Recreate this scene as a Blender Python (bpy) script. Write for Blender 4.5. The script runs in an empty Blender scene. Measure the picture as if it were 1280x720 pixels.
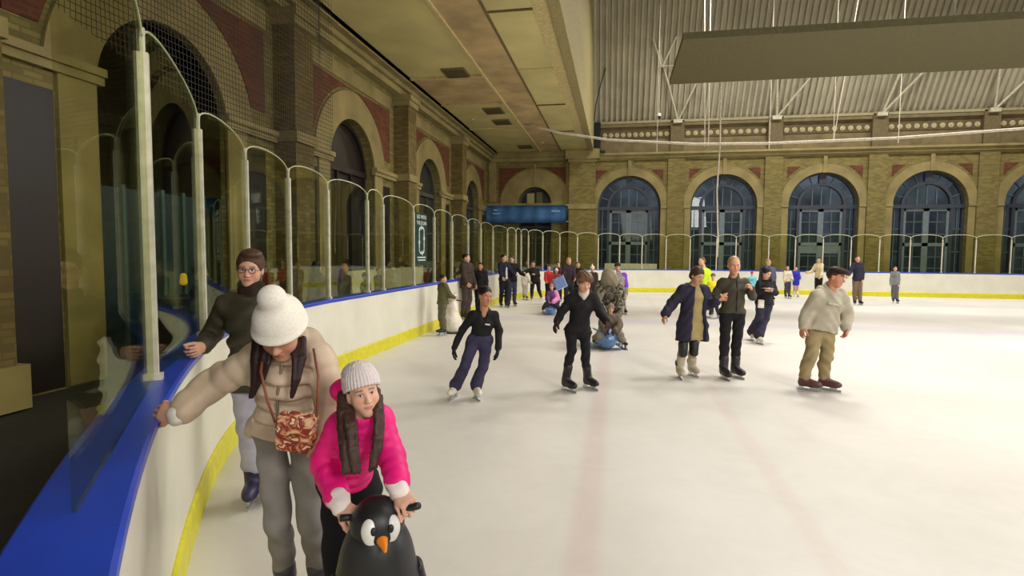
import bpy, bmesh, math, random
import numpy as np
from mathutils import Vector, Matrix
random.seed(4)
SC = bpy.context.scene
COL = SC.collection
V = lambda *a: np.array(a, float)
def nrm(v):
    v = np.asarray(v, float); return v/max(1e-9, np.linalg.norm(v))

# ------------------------------------------------------------------ camera
FPX, EYE = 690.0, 1.8
yaw, pitch, roll = map(math.radians, (10.7, 3.64, 0.45))
FW = V(-math.sin(yaw)*math.cos(pitch), math.cos(yaw)*math.cos(pitch), -math.sin(pitch))
_r = V(math.cos(yaw), math.sin(yaw), 0); _u = np.cross(_r, FW)
RT = _r*math.cos(roll)+_u*math.sin(roll); UP = np.cross(RT, FW)
CAM = V(0, 0, EYE)
FWH = nrm(V(FW[0], FW[1], 0)); RTH = V(FWH[1], -FWH[0], 0)
cd = bpy.data.cameras.new('camera'); cam = bpy.data.objects.new('camera', cd); COL.objects.link(cam)
cd.sensor_width = 36; cd.lens = 36*FPX/1280; cd.clip_start = .05; cd.clip_end = 200
cam.matrix_world = Matrix(((RT[0], UP[0], -FW[0], CAM[0]), (RT[1], UP[1], -FW[1], CAM[1]), (RT[2], UP[2], -FW[2], CAM[2]), (0, 0, 0, 1)))
SC.camera = cam
def at(u, v, D):            # a point seen at (u, v), D metres in front
    return CAM+D*(FW+RT*((u-640)/FPX)-UP*((v-360)/FPX))
def ground(u, v, z=0.):
    d = FW+RT*((u-640)/FPX)-UP*((v-360)/FPX)
    return CAM+d*((z-EYE)/d[2])
def depth(p): return float((np.asarray(p)-CAM)@FW)
def heading(deg):           # horizontal direction: 0 looks at the camera, + turns to picture right
    a = math.radians(deg); return -FWH*math.cos(a)+RTH*math.sin(a)

# ------------------------------------------------------------------ materials
def lin(c):
    return tuple((x/255/12.92 if x/255 <= .04045 else ((x/255+.055)/1.055)**2.4) for x in c)+(1,)
MATS = {}
class N:
    def __init__(s, name):
        s.m = bpy.data.materials.new(name); s.m.use_nodes = True; s.t = s.m.node_tree
        s.b = s.t.nodes['Principled BSDF']; s.o = s.t.nodes['Material Output']
    def n(s, t, **k):
        x = s.t.nodes.new(t)
        for a, v in k.items():
            if a in x.inputs: x.inputs[a].default_value = v
            else: setattr(x, a, v)
        return x
    def l(s, a, b): s.t.links.new(a, b)
    def ramp(s, src, stops):
        r = s.n('ShaderNodeValToRGB'); e = r.color_ramp.elements
        while len(e) < len(stops): e.new(.5)
        for q, (p, c) in zip(e, stops): q.position = p; q.color = c
        s.l(src, r.inputs[0]); return r.outputs[0]
    def bump(s, h, st=.3, dist=.01):
        b = s.n('ShaderNodeBump'); b.inputs['Strength'].default_value = st; b.inputs['Distance'].default_value = dist
        s.l(h, b.inputs['Height']); s.l(b.outputs[0], s.b.inputs['Normal'])
def scale(c, k): return tuple(min(255, max(0, x*k)) for x in c)
def plain(name, rgb, rough=.6, metal=0., var=.08, nscale=12., bump=0.):
    if name in MATS: return MATS[name]
    q = N(name); q.b.inputs['Roughness'].default_value = rough; q.b.inputs['Metallic'].default_value = metal
    tc = q.n('ShaderNodeTexCoord'); no = q.n('ShaderNodeTexNoise', Scale=nscale, Detail=4.)
    q.l(tc.outputs['Object'], no.inputs['Vector'])
    c = q.ramp(no.outputs[0], [(.3, lin(scale(rgb, 1-var))), (.7, lin(scale(rgb, 1+var)))])
    q.l(c, q.b.inputs['Base Color'])
    if bump: q.bump(no.outputs[0], bump)
    MATS[name] = q.m; return q.m
def cloth(rgb, rough=.85, name=None, nscale=220., spec=.25):
    name = name or 'cloth_%02x%02x%02x' % tuple(int(x) for x in rgb)
    if name in MATS: return MATS[name]
    q = N(name); q.b.inputs['Roughness'].default_value = rough; q.b.inputs['Specular IOR Level'].default_value = spec
    tc = q.n('ShaderNodeTexCoord'); no = q.n('ShaderNodeTexNoise', Scale=nscale, Detail=2.); n2 = q.n('ShaderNodeTexNoise', Scale=7., Detail=3.)
    q.l(tc.outputs['Object'], no.inputs['Vector']); q.l(tc.outputs['Object'], n2.inputs['Vector'])
    c = q.ramp(n2.outputs[0], [(.3, lin(scale(rgb, .93))), (.7, lin(scale(rgb, 1.07)))])
    q.l(c, q.b.inputs['Base Color']); q.bump(no.outputs[0], .12, .002)
    MATS[name] = q.m; return q.m
def knit(rgb, name):
    q = N(name); q.b.inputs['Roughness'].default_value = .95; q.b.inputs['Specular IOR Level'].default_value = .1
    tc = q.n('ShaderNodeTexCoord'); w = q.n('ShaderNodeTexNoise', Scale=150., Detail=2.)
    q.l(tc.outputs['Object'], w.inputs['Vector'])
    q.l(q.ramp(w.outputs[0], [(.3, lin(scale(rgb, .95))), (.7, lin(scale(rgb, 1.03)))]), q.b.inputs['Base Color'])
    q.bump(w.outputs[0], .22, .004); return q.m
def skinmat():
    q = N('skin'); a = q.n('ShaderNodeVertexColor', layer_name='Col'); q.l(a.outputs[0], q.b.inputs['Base Color'])
    q.b.inputs['Roughness'].default_value = .55; q.b.inputs['Specular IOR Level'].default_value = .3
    q.b.inputs['Subsurface Weight'].default_value = .08; q.b.inputs['Subsurface Radius'].default_value = (.01, .004, .002)
    return q.m
def hairmat(name, rgb):
    if name in MATS: return MATS[name]
    q = N(name); q.b.inputs['Roughness'].default_value = .5; q.b.inputs['Specular IOR Level'].default_value = .3
    tc = q.n('ShaderNodeTexCoord'); mp = q.n('ShaderNodeMapping'); mp.inputs['Scale'].default_value = (180, 180, 5)
    no = q.n('ShaderNodeTexNoise', Scale=1., Detail=2.); q.l(tc.outputs['Object'], mp.inputs[0]); q.l(mp.outputs[0], no.inputs['Vector'])
    q.l(q.ramp(no.outputs[0], [(.3, lin(scale(rgb, .75))), (.7, lin(scale(rgb, 1.25)))]), q.b.inputs['Base Color'])
    q.bump(no.outputs[0], .3, .003); MATS[name] = q.m; return q.m
def camomat():
    q = N('camouflage_cloth'); tc = q.n('ShaderNodeTexCoord'); no = q.n('ShaderNodeTexNoise', Scale=7., Detail=2., Distortion=.8)
    q.l(tc.outputs['Object'], no.inputs['Vector'])
    c = q.ramp(no.outputs[0], [(0, lin((38, 36, 32))), (.42, lin((38, 36, 32))), (.44, lin((112, 104, 90))), (.52, lin((140, 132, 114))), (.54, lin((80, 76, 62))), (.62, lin((58, 56, 46))), (.64, lin((150, 142, 124)))])
    q.l(c, q.b.inputs['Base Color']); q.b.inputs['Roughness'].default_value = .9; return q.m
def paisley():
    q = N('paisley_fabric'); tc = q.n('ShaderNodeTexCoord'); no = q.n('ShaderNodeTexNoise', Scale=24., Detail=1.5, Distortion=1.2)
    q.l(tc.outputs['Object'], no.inputs['Vector'])
    c = q.ramp(no.outputs[0], [(0, lin((228, 205, 170))), (.36, lin((214, 175, 135))), (.44, lin((200, 140, 100))), (.52, lin((140, 52, 40))), (.62, lin((120, 34, 30))), (.66, lin((226, 200, 165)))])
    q.l(c, q.b.inputs['Base Color']); q.b.inputs['Roughness'].default_value = .7; return q.m
def brick(name, rgb, mortar, axis, mix=.5):
    q = N(name); q.b.inputs['Roughness'].default_value = .85; q.b.inputs['Specular IOR Level'].default_value = .2
    tc = q.n('ShaderNodeTexCoord'); sp = q.n('ShaderNodeSeparateXYZ'); cb = q.n('ShaderNodeCombineXYZ')
    q.l(tc.outputs['Object'], sp.inputs[0]); ad = q.n('ShaderNodeMath', operation='ADD'); q.l(sp.outputs['X'], ad.inputs[0]); q.l(sp.outputs['Y'], ad.inputs[1])
    q.l(ad.outputs[0], cb.inputs[0]); q.l(sp.outputs['Z'], cb.inputs[1])
    b = q.n('ShaderNodeTexBrick', Scale=1.); b.inputs['Brick Width'].default_value = .25; b.inputs['Row Height'].default_value = .083
    b.inputs['Mortar Size'].default_value = .012; b.inputs['Bias'].default_value = -.2
    b.inputs['Color1'].default_value = lin(scale(rgb, .85)); b.inputs['Color2'].default_value = lin(scale(rgb, 1.1)); b.inputs['Mortar'].default_value = lin(mortar)
    q.l(cb.outputs[0], b.inputs['Vector'])
    no = q.n('ShaderNodeTexNoise', Scale=1.7, Detail=6.); q.l(tc.outputs['Object'], no.inputs['Vector'])
    mx = q.n('ShaderNodeMix', data_type='RGBA', blend_type='MULTIPLY'); mx.inputs[0].default_value = mix
    q.l(b.outputs['Color'], mx.inputs[6]); q.l(q.ramp(no.outputs[0], [(.25, (.55, .52, .45, 1)), (.75, (1, 1, 1, 1))]), mx.inputs[7])
    q.l(mx.outputs[2], q.b.inputs['Base Color']); q.bump(b.outputs['Fac'], -.3, .01); return q.m
def glassmat(name, tint, refl=.06):
    q = N(name); q.t.nodes.remove(q.b)
    tr = q.n('ShaderNodeBsdfTransparent'); tr.inputs[0].default_value = tint
    gl = q.n('ShaderNodeBsdfGlossy'); gl.inputs['Roughness'].default_value = .015; gl.inputs[0].default_value = (.9, .95, .9, 1)
    fr = q.n('ShaderNodeFresnel'); fr.inputs[0].default_value = 1.42
    pw = q.n('ShaderNodeMath', operation='POWER'); pw.inputs[1].default_value = 1.5; q.l(fr.outputs[0], pw.inputs[0]); mu = q.n('ShaderNodeMath', operation='MULTIPLY'); mu.inputs[1].default_value = refl; q.l(pw.outputs[0], mu.inputs[0])
    mx = q.n('ShaderNodeMixShader'); q.l(mu.outputs[0], mx.inputs[0]); q.l(tr.outputs[0], mx.inputs[1]); q.l(gl.outputs[0], mx.inputs[2]); q.l(mx.outputs[0], q.o.inputs[0])
    return q.m
def emitter(name, rgb, st):
    q = N(name); q.b.inputs['Base Color'].default_value = lin(rgb); q.b.inputs['Emission Color'].default_value = lin(rgb); q.b.inputs['Emission Strength'].default_value = st
    return q.m

# ------------------------------------------------------------------ objects
def tag(o, label=None, cat=None, group=None, kind=None):
    if label: o['label'] = label
    if cat: o['category'] = cat
    if group: o['group'] = group
    if kind: o['kind'] = kind
    return o
def link(o, parent=None):
    COL.objects.link(o)
    if parent is not None:
        o.parent = parent
        b = Vector((0, 0, 0)); p = parent
        while p is not None: b += p.location; p = p.parent
        o.location = -b
    return o
def empty(name, loc=(0, 0, 0)):
    o = bpy.data.objects.new(name, None); o.location = loc; o.empty_display_size = .1; COL.objects.link(o); return o
def obj(name, bm, mat, parent=None, smooth=False):       # mesh in world coordinates
    bmesh.ops.recalc_face_normals(bm, faces=bm.faces)
    me = bpy.data.meshes.new(name); bm.to_mesh(me); bm.free(); me.materials.append(mat)
    if smooth: me.shade_smooth()
    return link(bpy.data.objects.new(name, me), parent)
def structure(name, bm, mat, label, cat='wall', smooth=False):
    return tag(obj(name, bm, mat, None, smooth), label, cat, kind='structure')
def B(): return bmesh.new()
def bx(bm, x0, x1, y0, y1, z0, z1, R=None, c=None):
    vs = [(x, y, z) for x in (x0, x1) for y in (y0, y1) for z in (z0, z1)]
    if R is not None: vs = [tuple(np.asarray(c)+np.asarray(R)@np.array(v)) for v in vs]
    v = [bm.verts.new(p) for p in vs]
    for f in ((0, 1, 3, 2), (4, 6, 7, 5), (0, 4, 5, 1), (2, 3, 7, 6), (0, 2, 6, 4), (1, 5, 7, 3)): bm.faces.new([v[i] for i in f])
def prism(bm, pts, M, d0, d1):       # outline in wall coordinates (s, z) pushed from depth d0 to d1
    a = [bm.verts.new(M(s, z, d0)) for s, z in pts]; b = [bm.verts.new(M(s, z, d1)) for s, z in pts]
    n = len(pts); bm.faces.new(a); bm.faces.new(b[::-1])
    for i in range(n): bm.faces.new((a[i], b[i], b[(i+1) % n], a[(i+1) % n]))
def rect(s0, s1, z0, z1): return [(s0, z0), (s1, z0), (s1, z1), (s0, z1)]
def tube(bm, pts, r, n=8, r2=None):
    pts = [np.asarray(p, float) for p in pts]; rings = []
    for i, p in enumerate(pts):
        t = nrm(pts[min(i+1, len(pts)-1)]-pts[max(i-1, 0)])
        a = nrm(np.cross(t, V(0, 0, 1) if abs(t[2]) < .9 else V(1, 0, 0))); b = np.cross(t, a)
        rr = r if r2 is None else r+(r2-r)*i/(len(pts)-1)
        rings.append([bm.verts.new(p+rr*(a*math.cos(2*math.pi*k/n)+b*math.sin(2*math.pi*k/n))) for k in range(n)])
    for x, y in zip(rings, rings[1:]):
        for k in range(n): bm.faces.new((x[k], x[(k+1) % n], y[(k+1) % n], y[k]))
    bm.faces.new(rings[0][::-1]); bm.faces.new(rings[-1])
def lathe(bm, c, prof, n=24, R=None):
    c = np.asarray(c, float); rings = []
    for r, z in prof:
        row = []
        for k in range(n):
            p = V(r*math.cos(2*math.pi*k/n), r*math.sin(2*math.pi*k/n), z)
            if R is not None: p = R@p
            row.append(bm.verts.new(c+p))
        rings.append(row)
    for x, y in zip(rings, rings[1:]):
        for k in range(n): bm.faces.new((x[k], x[(k+1) % n], y[(k+1) % n], y[k]))
    bm.faces.new(rings[0][::-1]); bm.faces.new(rings[-1])

# ------------------------------------------------------------------ modelling by blended solids -> surface nets
class Prim:
    def __init__(s, fn, lo, hi, k=.02, op='u'): s.fn, s.lo, s.hi, s.k, s.op = fn, np.asarray(lo, float), np.asarray(hi, float), k, op
def seam(x, sp, amp):
    q = np.mod(x, sp); g = np.minimum(q, sp-q); return 1-amp*1.15*np.exp(-(g/(.012+.06*sp))**2)+amp*.35*np.sin(math.pi*q/sp)
def cone(a, b, ra, rb, k=.03, quilt=0., op='u', amp=.05):
    a, b = np.asarray(a, float), np.asarray(b, float); ab = b-a; L2 = max(1e-9, ab@ab); L = math.sqrt(L2); rm = max(ra, rb)*1.15
    def fn(x, y, z):
        t = np.clip(((x-a[0])*ab[0]+(y-a[1])*ab[1]+(z-a[2])*ab[2])/L2, 0, 1)
        d = np.sqrt((x-a[0]-t*ab[0])**2+(y-a[1]-t*ab[1])**2+(z-a[2]-t*ab[2])**2)
        r = ra+(rb-ra)*t
        if quilt: r = r*seam(t*L, quilt, amp)
        return d-r
    return Prim(fn, np.minimum(a, b)-rm, np.maximum(a, b)+rm, k, op)
def ell(c, R, r, k=.03, op='u'):        # R rows = axes
    c = np.asarray(c, float); R = np.asarray(R, float); r = np.asarray(r, float)
    ext = np.sqrt(((R*r[:, None])**2).sum(0)); mr = r.min()
    def fn(x, y, z):
        x, y, z = x-c[0], y-c[1], z-c[2]
        q = [(x*R[i, 0]+y*R[i, 1]+z*R[i, 2])/r[i] for i in range(3)]
        k0 = np.sqrt(q[0]**2+q[1]**2+q[2]**2)+1e-9; k1 = np.sqrt((q[0]/r[0])**2+(q[1]/r[1])**2+(q[2]/r[2])**2)+1e-9
        return k0*(k0-1)/k1
    return Prim(fn, c-ext, c+ext, k, op)
def ecap(a, b, S, ra, rb, k=.04, quilt=0., op='u', amp=.11):    # capsule of oval section: (side, depth) radii
    a, b = np.asarray(a, float), np.asarray(b, float); ab = b-a; L = max(1e-6, np.linalg.norm(ab)); A = ab/L
    S = nrm(np.asarray(S)-A*(np.asarray(S)@A)); Fd = np.cross(S, A); rm = max(*ra, *rb)*1.1
    def fn(x, y, z):
        x, y, z = x-a[0], y-a[1], z-a[2]
        al = x*A[0]+y*A[1]+z*A[2]; t = np.clip(al/L, 0, 1)
        qs = x*S[0]+y*S[1]+z*S[2]; qf = x*Fd[0]+y*Fd[1]+z*Fd[2]; qa = al-t*L
        w = ra[0]+(rb[0]-ra[0])*t; dd = ra[1]+(rb[1]-ra[1])*t
        if quilt:
            m = seam(al, quilt, amp); w = w*m; dd = dd*m
        mn = np.minimum(w, dd)
        return (np.sqrt((qs/w)**2+(qf/dd)**2+(qa/(mn*.7))**2)-1)*mn
    return Prim(fn, np.minimum(a, b)-rm, np.maximum(a, b)+rm, k, op)
def clip(p, n):                         # keep the side n points away from
    p = np.asarray(p, float); n = nrm(n)
    return Prim(lambda x, y, z: (x-p[0])*n[0]+(y-p[1])*n[1]+(z-p[2])*n[2], p, p, 0, 'i')
def grow(prims, e):
    return [Prim((lambda f: lambda x, y, z: f(x, y, z)-e)(p.fn), p.lo-e, p.hi+e, p.k, p.op) for p in prims]
def nets(prims, h, disp=None):
    us = [p for p in prims if p.op == 'u']
    lo = np.min([p.lo for p in us], 0)-3*h; hi = np.max([p.hi for p in us], 0)+3*h
    n = np.ceil((hi-lo)/h).astype(int)+1
    ax = [(lo[i]+h*np.arange(n[i])).astype(np.float32) for i in range(3)]
    d = np.full(n, 1., np.float32)
    for p in prims:
        if p.op == 'i':
            g = p.fn(ax[0][:, None, None], ax[1][None, :, None], ax[2][None, None, :]); d = np.maximum(d, g); continue
        m = p.k+3*h
        i0 = np.clip(np.floor((p.lo-m-lo)/h).astype(int), 0, n-1); i1 = np.clip(np.ceil((p.hi+m-lo)/h).astype(int)+1, 1, n)
        if (i1 <= i0).any(): continue
        sl = tuple(slice(i0[i], i1[i]) for i in range(3))
        g = p.fn(ax[0][sl[0]][:, None, None], ax[1][sl[1]][None, :, None], ax[2][sl[2]][None, None, :]).astype(np.float32)
        w = d[sl]; k = max(p.k, 1e-5)
        if p.op == 'u':
            q = np.maximum(k-np.abs(w-g), 0)/k; d[sl] = np.minimum(w, g)-q*q*k*.25
        else:
            q = np.maximum(k-np.abs(w+g), 0)/k; d[sl] = np.maximum(w, -g)+q*q*k*.25
    if disp is not None: d = d+disp(ax[0][:, None, None], ax[1][None, :, None], ax[2][None, None, :]).astype(np.float32)*(np.abs(d) < .06)
    s = d < 0
    m = np.zeros(n-1, int)
    for a in (0, 1):
        for b in (0, 1):
            for c in (0, 1): m += s[a:n[0]-1+a, b:n[1]-1+b, c:n[2]-1+c]
    act = (m > 0) & (m < 8); I = np.argwhere(act)
    if not len(I): return np.zeros((0, 3)), np.zeros((0, 4), int)
    idx = np.full(n-1, -1, int); idx[act] = np.arange(len(I))
    acc = np.zeros((len(I), 3)); cnt = np.zeros(len(I))
    cor = np.array([(a, b, c) for a in (0, 1) for b in (0, 1) for c in (0, 1)])
    val = [d[I[:, 0]+c[0], I[:, 1]+c[1], I[:, 2]+c[2]].astype(float) for c in cor]
    for i in range(8):
        for j in range(i+1, 8):
            if abs(cor[i]-cor[j]).sum() != 1: continue
            x = (val[i] < 0) != (val[j] < 0); t = np.where(x, val[i]/np.where(x, val[i]-val[j], 1), 0)
            acc += np.where(x[:, None], cor[i]+t[:, None]*(cor[j]-cor[i]), 0); cnt += x
    P = lo+h*(I+acc/cnt[:, None]); Q = []
    for axn in range(3):
        o = [k for k in range(3) if k != axn]
        sa = [slice(1, n[k]-1) for k in range(3)]; sb = list(sa); sa[axn] = slice(0, n[axn]-1); sb[axn] = slice(1, n[axn])
        e = s[tuple(sa)] != s[tuple(sb)]; E = np.argwhere(e)
        if not len(E): continue
        base = E.copy()
        for k in o: base[:, k] += 1
        flip = s[tuple(sa)][e]; qs = []
        for da, db in ((0, 0), (1, 0), (1, 1), (0, 1)):
            c = base.copy(); c[:, o[0]] -= da; c[:, o[1]] -= db; qs.append(idx[c[:, 0], c[:, 1], c[:, 2]])
        q = np.stack(qs, 1); q[flip] = q[flip][:, ::-1]
        if axn == 1: q = q[:, ::-1]
        Q.append(q)
    return P, np.concatenate(Q)
def netmesh(name, blocks, mat, parent=None, cols=None):   # blocks: list of (P, Q); one mesh object
    vs, fs, o = [], [], 0
    for P, Q in blocks:
        vs.append(P); fs.append(Q[:, ::-1]+o); o += len(P)
    P = np.concatenate(vs); Q = np.concatenate(fs)
    me = bpy.data.meshes.new(name); me.vertices.add(len(P)); me.vertices.foreach_set('co', P.astype(np.float32).ravel())
    me.loops.add(Q.size); me.loops.foreach_set('vertex_index', Q.astype(np.int32).ravel())
    me.polygons.add(len(Q)); me.polygons.foreach_set('loop_start', np.arange(0, Q.size, 4, dtype=np.int32))
    me.update(calc_edges=True); me.validate(); me.materials.append(mat); me.shade_smooth()
    if cols is not None:
        a = me.color_attributes.new('Col', 'FLOAT_COLOR', 'POINT')
        c = np.ones((len(P), 4), np.float32); c[:, :3] = np.concatenate(cols); a.data.foreach_set('color', c.ravel())
    return link(bpy.data.objects.new(name, me), parent)
def solid(name, prims, h, mat, parent=None, disp=None): return netmesh(name, [nets(prims, h, disp)], mat, parent)
def folds(amp, f=38., ph=0.):
    return lambda x, y, z: amp*(np.sin(f*z+7*np.sin(9*x+ph)+5*y)+.7*np.sin(f*.6*(x+y)+11*z+ph))
# ------------------------------------------------------------------ people
SKIN = skinmat()
BLADE = plain('blade_steel', (190, 195, 200), .25, 1.)
def headframe(yw, pt, rl):
    f = heading(yw); p, r = math.radians(pt), math.radians(rl); Z = V(0, 0, 1)
    Fh = f*math.cos(p)-Z*math.sin(p); Uh = Z*math.cos(p)+f*math.sin(p); Rh = np.cross(Fh, Uh)   # Rh: the person's right
    Uh2 = Uh*math.cos(r)-Rh*math.sin(r); Rh2 = np.cross(Fh, Uh2)
    return np.array([Rh2, Fh, Uh2])
class Head:
    def __init__(s, c, A, k): s.c, s.A, s.k = np.asarray(c, float), A, k
    def p(s, x, y, z): return s.c+s.k*(x*s.A[0]+y*s.A[1]+z*s.A[2])
    def e(s, c, r, k=.02, op='u'): return ell(s.p(*c), s.A, np.array(r)*s.k, k*s.k, op)
    def c1(s, a, b, ra, rb, k=.01, op='u'): return cone(s.p(*a), s.p(*b), ra*s.k, rb*s.k, k*s.k, op=op)
    def local(s, P): return ((P-s.c)@s.A.T)/s.k
    def cut(s, p, n): return clip(s.p(*p), n[0]*s.A[0]+n[1]*s.A[1]+n[2]*s.A[2])
def skull(H, fine):
    L = [H.e((0, -.012, .035), (.077, .095, .088)), H.e((0, .022, -.038), (.061, .068, .08), .04), H.e((0, .06, -.096), (.024, .022, .02), .035),
         H.e((.04, .05, -.03), (.024, .026, .028), .03), H.e((-.04, .05, -.03), (.024, .026, .028), .03),
         H.e((0, .078, .026), (.05, .013, .01), .025)]
    if fine:
        for s in (1, -1): L.append(H.e((s*.031, .092, .008), (.017, .012, .0105), .012, 's'))
        for s in (1, -1): L.append(H.e((s*.031, .0745, .007), (.0125,)*3, .002))
    L += [H.c1((0, .086, .008), (0, .108, -.028), .007, .012, .014), H.e((.011, .097, -.033), (.008, .009, .007), .008), H.e((-.011, .097, -.033), (.008, .009, .007), .008)]
    if fine: L += [H.e((0, .0875, -.0575), (.022, .0085, .0042), .006), H.e((0, .0865, -.068), (.019, .0085, .0052), .006), H.e((0, .098, -.0625), (.022, .008, .0012), .004, 's')]
    else: L += [H.e((0, .0875, -.062), (.022, .009, .008), .008)]
    for s in (1, -1): L.append(H.e((s*.077, -.008, -.006), (.011, .02, .032), .01))
    return L
def facecols(H, P, skin, brow, lip, eye=(60, 40, 28), blush=1.):
    q = H.local(P); base = np.array(lin(skin)[:3]); c = np.tile(base, (len(P), 1))
    def mix(m, rgb, a=1.):
        m = (np.clip(m, 0, 1)*a)[:, None]; c[:] = c*(1-m)+np.array(lin(rgb)[:3])*m
    sx = np.abs(q[:, 0]); fr = q[:, 1] > .05
    ch = np.exp(-((sx-.04)**2+(q[:, 2]+.032)**2)/.018**2)*fr; mix(ch, scale(skin, 1.0)[:1]+(skin[1]*.78, skin[2]*.74), .55*blush)
    mix((1.1-np.sqrt(((sx)/.025)**2+((q[:, 2]+.0625)/.0095)**2))*4*(q[:, 1] > .07), lip, .8)
    r = np.sqrt((sx-.031)**2+(q[:, 1]-.0745)**2+(q[:, 2]-.007)**2)
    mix((np.abs(q[:, 2]-.006) < .0072*np.clip(1-((sx-.031)/.0155)**2, 0, 1))*(r < .0160)*(q[:, 1] > .076), (206, 196, 186)); rr = np.sqrt((sx-.031)**2+(q[:, 2]-.007)**2)
    rr = rr+(np.abs(q[:, 2]-.006) > .0072); mix((rr < .0064)*(r < .0170)*(q[:, 1] > .076), eye); mix((rr < .003)*(r < .0170)*(q[:, 1] > .076), (10, 8, 8))
    lid = (np.abs(q[:, 2]-.0065-.0076*np.clip(1-((sx-.031)/.017)**2, 0, 1)) < .0016)*(np.abs(sx-.031) < .016)*fr; mix(lid*1., (60, 40, 35), .75)
    bz = .031-.25*np.maximum(sx-.04, 0); mix(np.clip(1.9-np.abs(q[:, 2]-bz)/.003, 0, 1)*np.clip((sx-.010)/.006, 0, 1)*np.clip((.053-sx)/.006, 0, 1)*fr, brow, .72)
    return c
def handprims(W, D, Pn, T, k=1., curl=.4, spread=1., thumb=.5, e=0.):
    """W wrist, D towards the fingers, Pn out of the palm, T thumb side"""
    D = nrm(D); T = nrm(T-D*(T@D)); Pn = nrm(Pn-D*(Pn@D)-T*(Pn@T)); P = lambda t, d, n: W+k*(t*T+d*D+n*Pn)
    L = [ecap(P(0, -.03, 0), P(0, .01, 0), T, ((.027+e)*k, (.02+e)*k), ((.03+e)*k, (.018+e)*k), .015*k),
         ecap(P(0, .02, 0), P(.003, .075, 0), T, ((.034+e)*k, (.016+e)*k), ((.04+e)*k, (.014+e)*k), .02*k),
         cone(P(.02, .03, .006), P(.03, .05, .008), (.016+e)*k, (.015+e)*k, .015*k)]
    for i, (t, ln) in enumerate(((.029, .07), (.010, .08), (-.010, .074), (-.028, .058))):
        r = (.0092-.0006*i+e)*k; p = P(t, .08-.004*abs(i-1), 0); a = .25*curl+.05*i*curl; sp = (1.2-i*.8)*.12*spread
        for j, f in enumerate((.44, .32, .24)):
            a += curl*(.75 if j else .55); dr = D*math.cos(a)+Pn*math.sin(a)+T*sp
            q = p+dr*ln*f*k; L.append(cone(p, q, r, r*.93, .006*k)); p = q; r *= .93
    p = P(.03, .03, .006); a = thumb
    for j, f in enumerate((.034, .032, .025)):
        dr = nrm(D*math.cos(a)+T*math.sin(a)*.9+Pn*(.35+.3*curl*j)); q = p+dr*f*k; L.append(cone(p, q, (.0125-.001*j+e)*k, (.0115-.001*j+e)*k, .008*k)); p = q; a *= .55
    return L
LOOK = {}
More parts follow.
